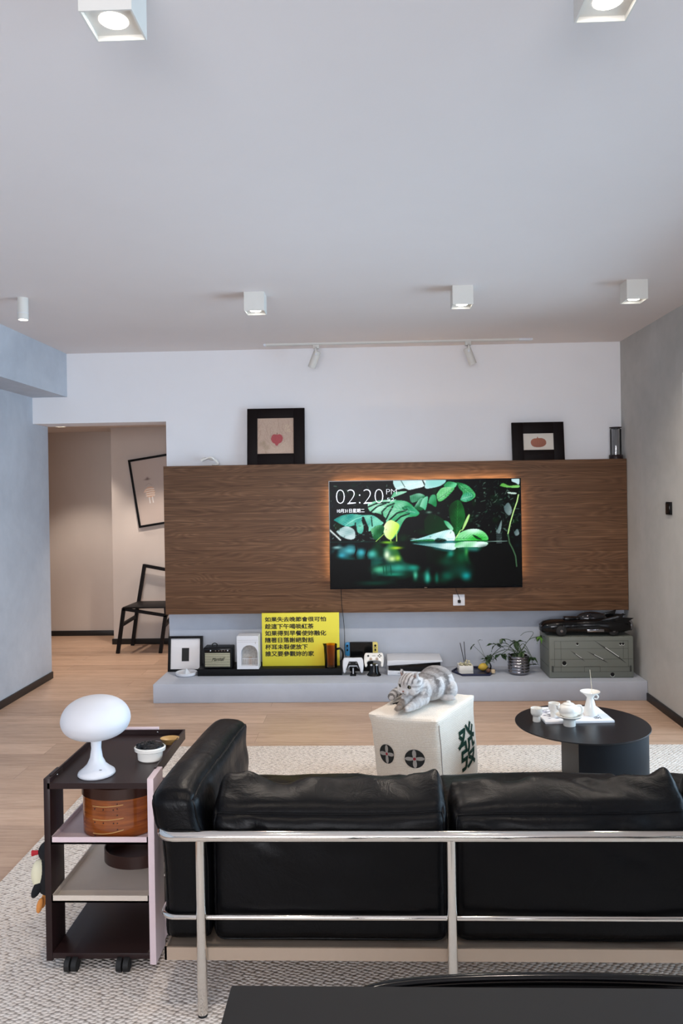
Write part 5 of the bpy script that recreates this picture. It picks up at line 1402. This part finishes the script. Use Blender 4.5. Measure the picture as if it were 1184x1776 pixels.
g.tube(spline([W(.32, 4.05, bz0+.03), W(.24, 4.055, bz0+.03), W(.165, 3.995, bz0+.03), W(.118, 3.915, bz0+.03), W(.100, 3.862, bz0+.026)], 8), [.026]*8+[.024]*8+[.022]*8+[.020]*7+[.018, .014], 16); E(g, W(.099, 3.858, bz0+.026), (.0145, .0145, .0145))
me = bpy.data.meshes.new('catraw'); g.bm.to_mesh(me); g.bm.free()
ob = bpy.data.objects.new('catraw', me); COL.objects.link(ob)
md = ob.modifiers.new('r', 'REMESH'); md.mode = 'VOXEL'; md.voxel_size = .0035
sm = ob.modifiers.new('s', 'SMOOTH'); sm.iterations = 9; sm.factor = .5
dg = bpy.context.evaluated_depsgraph_get(); dg.update()
cm = bpy.data.meshes.new_from_object(ob.evaluated_get(dg)); bpy.data.objects.remove(ob)
for p in cm.polygons: p.use_smooth = True
cols = np.zeros((len(cm.vertices), 3)); LIGHT = np.array((192, 188, 186.)); GREY = np.array((78, 73, 72.)); TAN = np.array((150, 132, 116.)); WH = np.array((208, 205, 203.))
axis = (Vector(W(.36, 4.0, 0))-Vector(W(.2, 3.8, 0))).normalized()
for i, v in enumerate(cm.vertices):
    p = v.co; c_ = LIGHT.copy(); ml = p-hd; a, f_, u_ = ml.dot(sd), ml.dot(fw), ml.dot(hup)
    nz = mn.noise(p*60)*.5+mn.noise(p*140)*.35
    if ml.length < .083 and not (p.z < .06 and f_ < 0):
        k = 0
        if u_ > .012: k = max(0, math.sin(a*330+1.5+nz*1.2))*min(1, (u_-.012)/.012)*.75
        if abs(a) > .022 and u_ < .012: k = max(k, max(0, math.sin(u_*330+abs(a)*120+nz))*.35)
        c_ = c_*(1-k)+GREY*k
        if f_ > .036 and u_ < 0: c_ = WH
        tn = max(0, .5-abs(a)/.03)*max(0, min(1, (u_+.01)/.03)); c_ = c_*(1-tn*.6)+TAN*tn*.6
    else:
        s_ = p.dot(axis); hgt = p.z/.15
        k = max(0, math.sin(s_*78+math.sin(p.z*40)*.8+nz*2.0))**1.3*.8*min(1, max(0, hgt*1.7-.15))
        if hgt > .80: k = max(k, .45+.35*nz)
        if (p.x+CB.x) < .175 and (p.y+CB.y) > 3.85: k = .15+.75*(math.sin(p.y*120+p.x*60) > 0)   # ringed tail
        if p.z < .05 and (p.y+CB.y) < 3.80: k = .22+.25*max(0, math.sin((p.x+p.y)*190)) if (p.x+CB.x) < .165 else .06+.12*max(0, math.sin((p.x+p.y)*190)); c_ = TAN if (p.x+CB.x) < .16 else WH
        c_ = c_*(1-k)+GREY*k
    cols[i] = np.clip(c_*(1+nz*.10), 0, 255)
set_col(cm, srgb2lin(cols))
NRM = [v.normal.copy() for v in cm.vertices]
for i, v in enumerate(cm.vertices):
    n_ = mn.noise(v.co*150)*.0014+mn.noise(v.co*70)*.0012; v.co += NRM[i]*n_
fur = vcol('tabby fur', .9); bsdf(fur).inputs['Sheen Weight'].default_value = .4
cm.name = 'body'; cat_body = link('body', cm, fur, t)
# short coat: tapered tufts rooted on the body, coloured by the skin beneath
rr = np.random.RandomState(1); tri = []; tc_ = []; vs_ = []
nv_ = len(cm.vertices); pick = rr.choice(nv_, min(nv_, 34000), replace=False)
comb = Vector((.55, .62, -.25))
for i in pick:
    v = cm.vertices[i]; p = v.co.copy(); n_ = NRM[i].copy()
    ml = p-hd
    L_ = .0058
    if ml.length < .070: L_ = .0034
    if ml.length < .070 and ml.dot(fw) > .032: L_ = .0016
    if p.z < .012: continue
    d = comb-n_*comb.dot(n_)
    d = (n_*.55+d*1.0+Vector(rr.uniform(-.18, .18, 3))).normalized()
    sdv = d.cross(n_)
    if sdv.length < 1e-4: continue
    sdv = sdv.normalized()*.0008
    k = len(vs_); vs_ += [p-sdv-n_*.0004, p+sdv-n_*.0004, p+d*L_]; tri.append((k, k+1, k+2)); cc = cols[i]*rr.uniform(.95, 1.06); tc_ += [cc, cc, np.clip(cc*1.03, 0, 250)]
fm = bpy.data.meshes.new('fur'); fm.from_pydata([tuple(v) for v in vs_], [], tri); fm.update(); set_col(fm, srgb2lin(np.array(tc_)))
fo = link('fur', fm, fur, t); fo['kind'] = 'stuff'
for s_ in (-1, 1):
    ec = H_(s_*.0245, .0445, .006)
    g = G(); g.ell(ec, (.0098, .0060, .0082), 20, 14, M=HM); ey = g.make('eye', mat('amber green eye', lin(92, 84, 50), .08), t, 80)
    g = G(); g.ell(ec+fw*.0034, (.0062, .0036, .0070), 16, 12, M=HM); g.make('pupil', M['black_gloss'], ey, 80)
    g = G(); pts = [ec+sd*(.0115*math.cos(a))+hup*(.0090*math.sin(a))+fw*(.0022-.003*abs(math.cos(a))) for a in np.linspace(0, 2*PI, 25)[:-1]]; g.tube(pts, .0014, 6, closed=True); g.make('eye_rim', M['black_thread'], ey)
g = G(); g.ell(H_(0, .0625, -.0125), (.0056, .0035, .0038), 14, 10, M=HM); g.make('nose', mat('pink brown nose', lin(150, 96, 84), .5), t, 80)
g = G(); g.tube([H_(0, .0640, -.016), H_(0, .0625, -.0225)], .0007, 6); g.tube(spline([H_(-.011, .060, -.027), H_(-.005, .0628, -.027), H_(0, .0628, -.0225), H_(.005, .0628, -.027), H_(.011, .060, -.027)], 5), .0007, 6); g.make('mouth', M['black_thread'], t)
for s_ in (-1, 1):
    g = G(); g.prism([(-.010, -.010), (.010, -.010), (0, .014)], -.0006, .0006, 'Y', M=Matrix.Translation(H_(s_*.041, .0066, .048)) @ HM @ Matrix.Rotation(R(s_*26), 4, 'Y')); g.make('inner_ear', mat('inner ear', lin(150, 124, 114), .8), t, 0)
g = G()
for s_ in (-1, 1):
    for k in range(4):
        a = H_(s_*.015, .058, -.019-.002*k); e = a+sd*(s_*.05)+fw*(.010)+hup*(.012-.010*k); g.tube([a, (a+e)/2+hup*.003, e], [.0004, .0003, .0001], 5)
g.make('whiskers', M['white_line'], t)

# ------------------------------------------------------------------ foreground table and chair
t = thing('dining_table', 'dark grey tabletop at the bottom right nearest the viewer', 'table', (.60, .70, RZ))
g = G(); g.box(-.82, .82, -.458, .458, .710, .738, .003); g.make('tabletop', M['table_grey'], t)
for x in (-.74, .74):
    for y in (-.38, .38):
        g = G(); g.box(x-.022, x+.022, y-.022, y+.022, 0, .71, .003); g.make('leg', M['black'], t)
g = G(); g.box(-.74, .74, -.39, -.37, .65, .71); g.box(-.74, .74, .37, .39, .65, .71); g.make('apron', M['black'], t, 0)
t = thing('dining_chair', 'black low curved back chair tucked behind the grey foreground table', 'chair', (.32, 1.215, RZ))
def back(u, v):
    a = R(200)-R(220)*u      # from left end over the back to the right end
    w = .34+.01*v; x = w*math.cos(a); sn = math.sin(a); y = (.06+.02*v)*math.copysign(abs(sn)**.6, sn)
    edge = min(1, math.sin(PI*min(max(u, 0), 1))*2.2)
    return (x*1.02, y-.02, +.44+(.236*(.35+.65*edge))*v)
g = G(); g.grid(back, 48, 10); bmesh.ops.solidify(g.bm, geom=list(g.bm.faces), thickness=.012); g.make('backrest', M['black'], t, 50)
g = G(); pts = [Vector(back(i/48, 1.0)) for i in range(49)]; g.tube(pts, .0095, 10); g.make('top_rim', M['black_gloss'], t)
g = G(); g.lathe([(0, .40), (.235, .40), (.25, .41), (.25, .435), (.235, .445), (0, .44)], n=48, c=(0, -.13, 0)); g.make('seat', M['black'], t)
for x in (-.17, .17):
    for y in (-.28, .03):
        g = G(); g.cyl((x*1.2, y*1.1, .003), (x, y, .405), .012, .014, 16); g.make('leg', M['black'], t)

# ------------------------------------------------------------------ light
def light(name, kind, loc, energy, col, **k):
    l = bpy.data.lights.new(name, kind); l.energy = energy; l.color = col
    for a, v in k.items(): setattr(l, a, v)
    o = bpy.data.objects.new(name, l); COL.objects.link(o); o.location = loc; return o
WARM = (1, .87, .74)
DAY = (.54, .77, 1.0)
for k, (a, b_) in enumerate((W1, W2_FILL)):
    o = light('window_daylight', 'AREA', (XR+.36, (a+b_)/2, 1.15), (146, 84)[k], DAY, shape='RECTANGLE', size=2.1, size_y=(b_-a)-.1)  # first is daylight, second is fill added with the unseen side window
    o.rotation_euler = (0, R(90-6), 0)
o = light('window_daylight', 'AREA', ((W3_FILL[0]+W3_FILL[1])/2, YF-.3, (W3_FILL[2]+W3_FILL[3])/2), 225, (.98, .955, 1), shape='RECTANGLE', size=W3_FILL[1]-W3_FILL[0], size_y=W3_FILL[3]-W3_FILL[2])  # added fill behind the camera, sized to lift the back wall
o.rotation_euler = (R(90), 0, 0)
for (x, y, e) in ((-.5265, 1.62, 25), (.5125, 1.615, 25), (-.612, 4.255, 56), (.527, 4.225, 58), (1.447, 4.195, 38), (-1.907, 4.215, 13)):
    light('spotlight_beam', 'SPOT', (x, y, H-.125), e, WARM, spot_size=R(148), spot_blend=.9, shadow_soft_size=.03)
for (x, y, e) in ((-2.95, 7.28, 54), (-2.02, 6.95, 56), (-1.2, 7.0, 36)):
    light('passage_beam', 'SPOT', (x, y, CEI2-.02), e, (1, .86, .74), spot_size=R(95), spot_blend=.5, shadow_soft_size=.04)
w = bpy.data.worlds.new('sky'); S.world = w; w.use_nodes = True
bg = w.node_tree.nodes['Background']; bg.inputs['Color'].default_value = (.62, .78, 1, 1); bg.inputs['Strength'].default_value = 1.6

# ------------------------------------------------------------------ camera
cam = bpy.data.cameras.new('camera'); co = bpy.data.objects.new('camera', cam); COL.objects.link(co); S.camera = co
cam.sensor_fit = 'VERTICAL'; cam.sensor_height = 36; cam.sensor_width = 24; cam.lens = 1330/1776*36
cam.shift_y = -32/1776; cam.clip_start = .02
yaw, pitch, roll = .035, -.004, .0155
f_ = Vector((-math.sin(yaw)*math.cos(pitch), math.cos(yaw)*math.cos(pitch), math.sin(pitch)))
r_ = Vector((math.cos(yaw), math.sin(yaw), 0)); u_ = r_.cross(f_)
rr_ = r_*math.cos(roll)-u_*math.sin(roll); uu_ = r_*math.sin(roll)+u_*math.cos(roll)
mx = Matrix(((rr_.x, uu_.x, -f_.x, 0), (rr_.y, uu_.y, -f_.y, 0), (rr_.z, uu_.z, -f_.z, 1.5), (0, 0, 0, 1)))
co.matrix_world = mx
S.view_settings.view_transform = 'Standard'; S.view_settings.look = 'None'; S.view_settings.gamma = 1; S.view_settings.use_curve_mapping = False
S.view_settings.exposure = 0.0
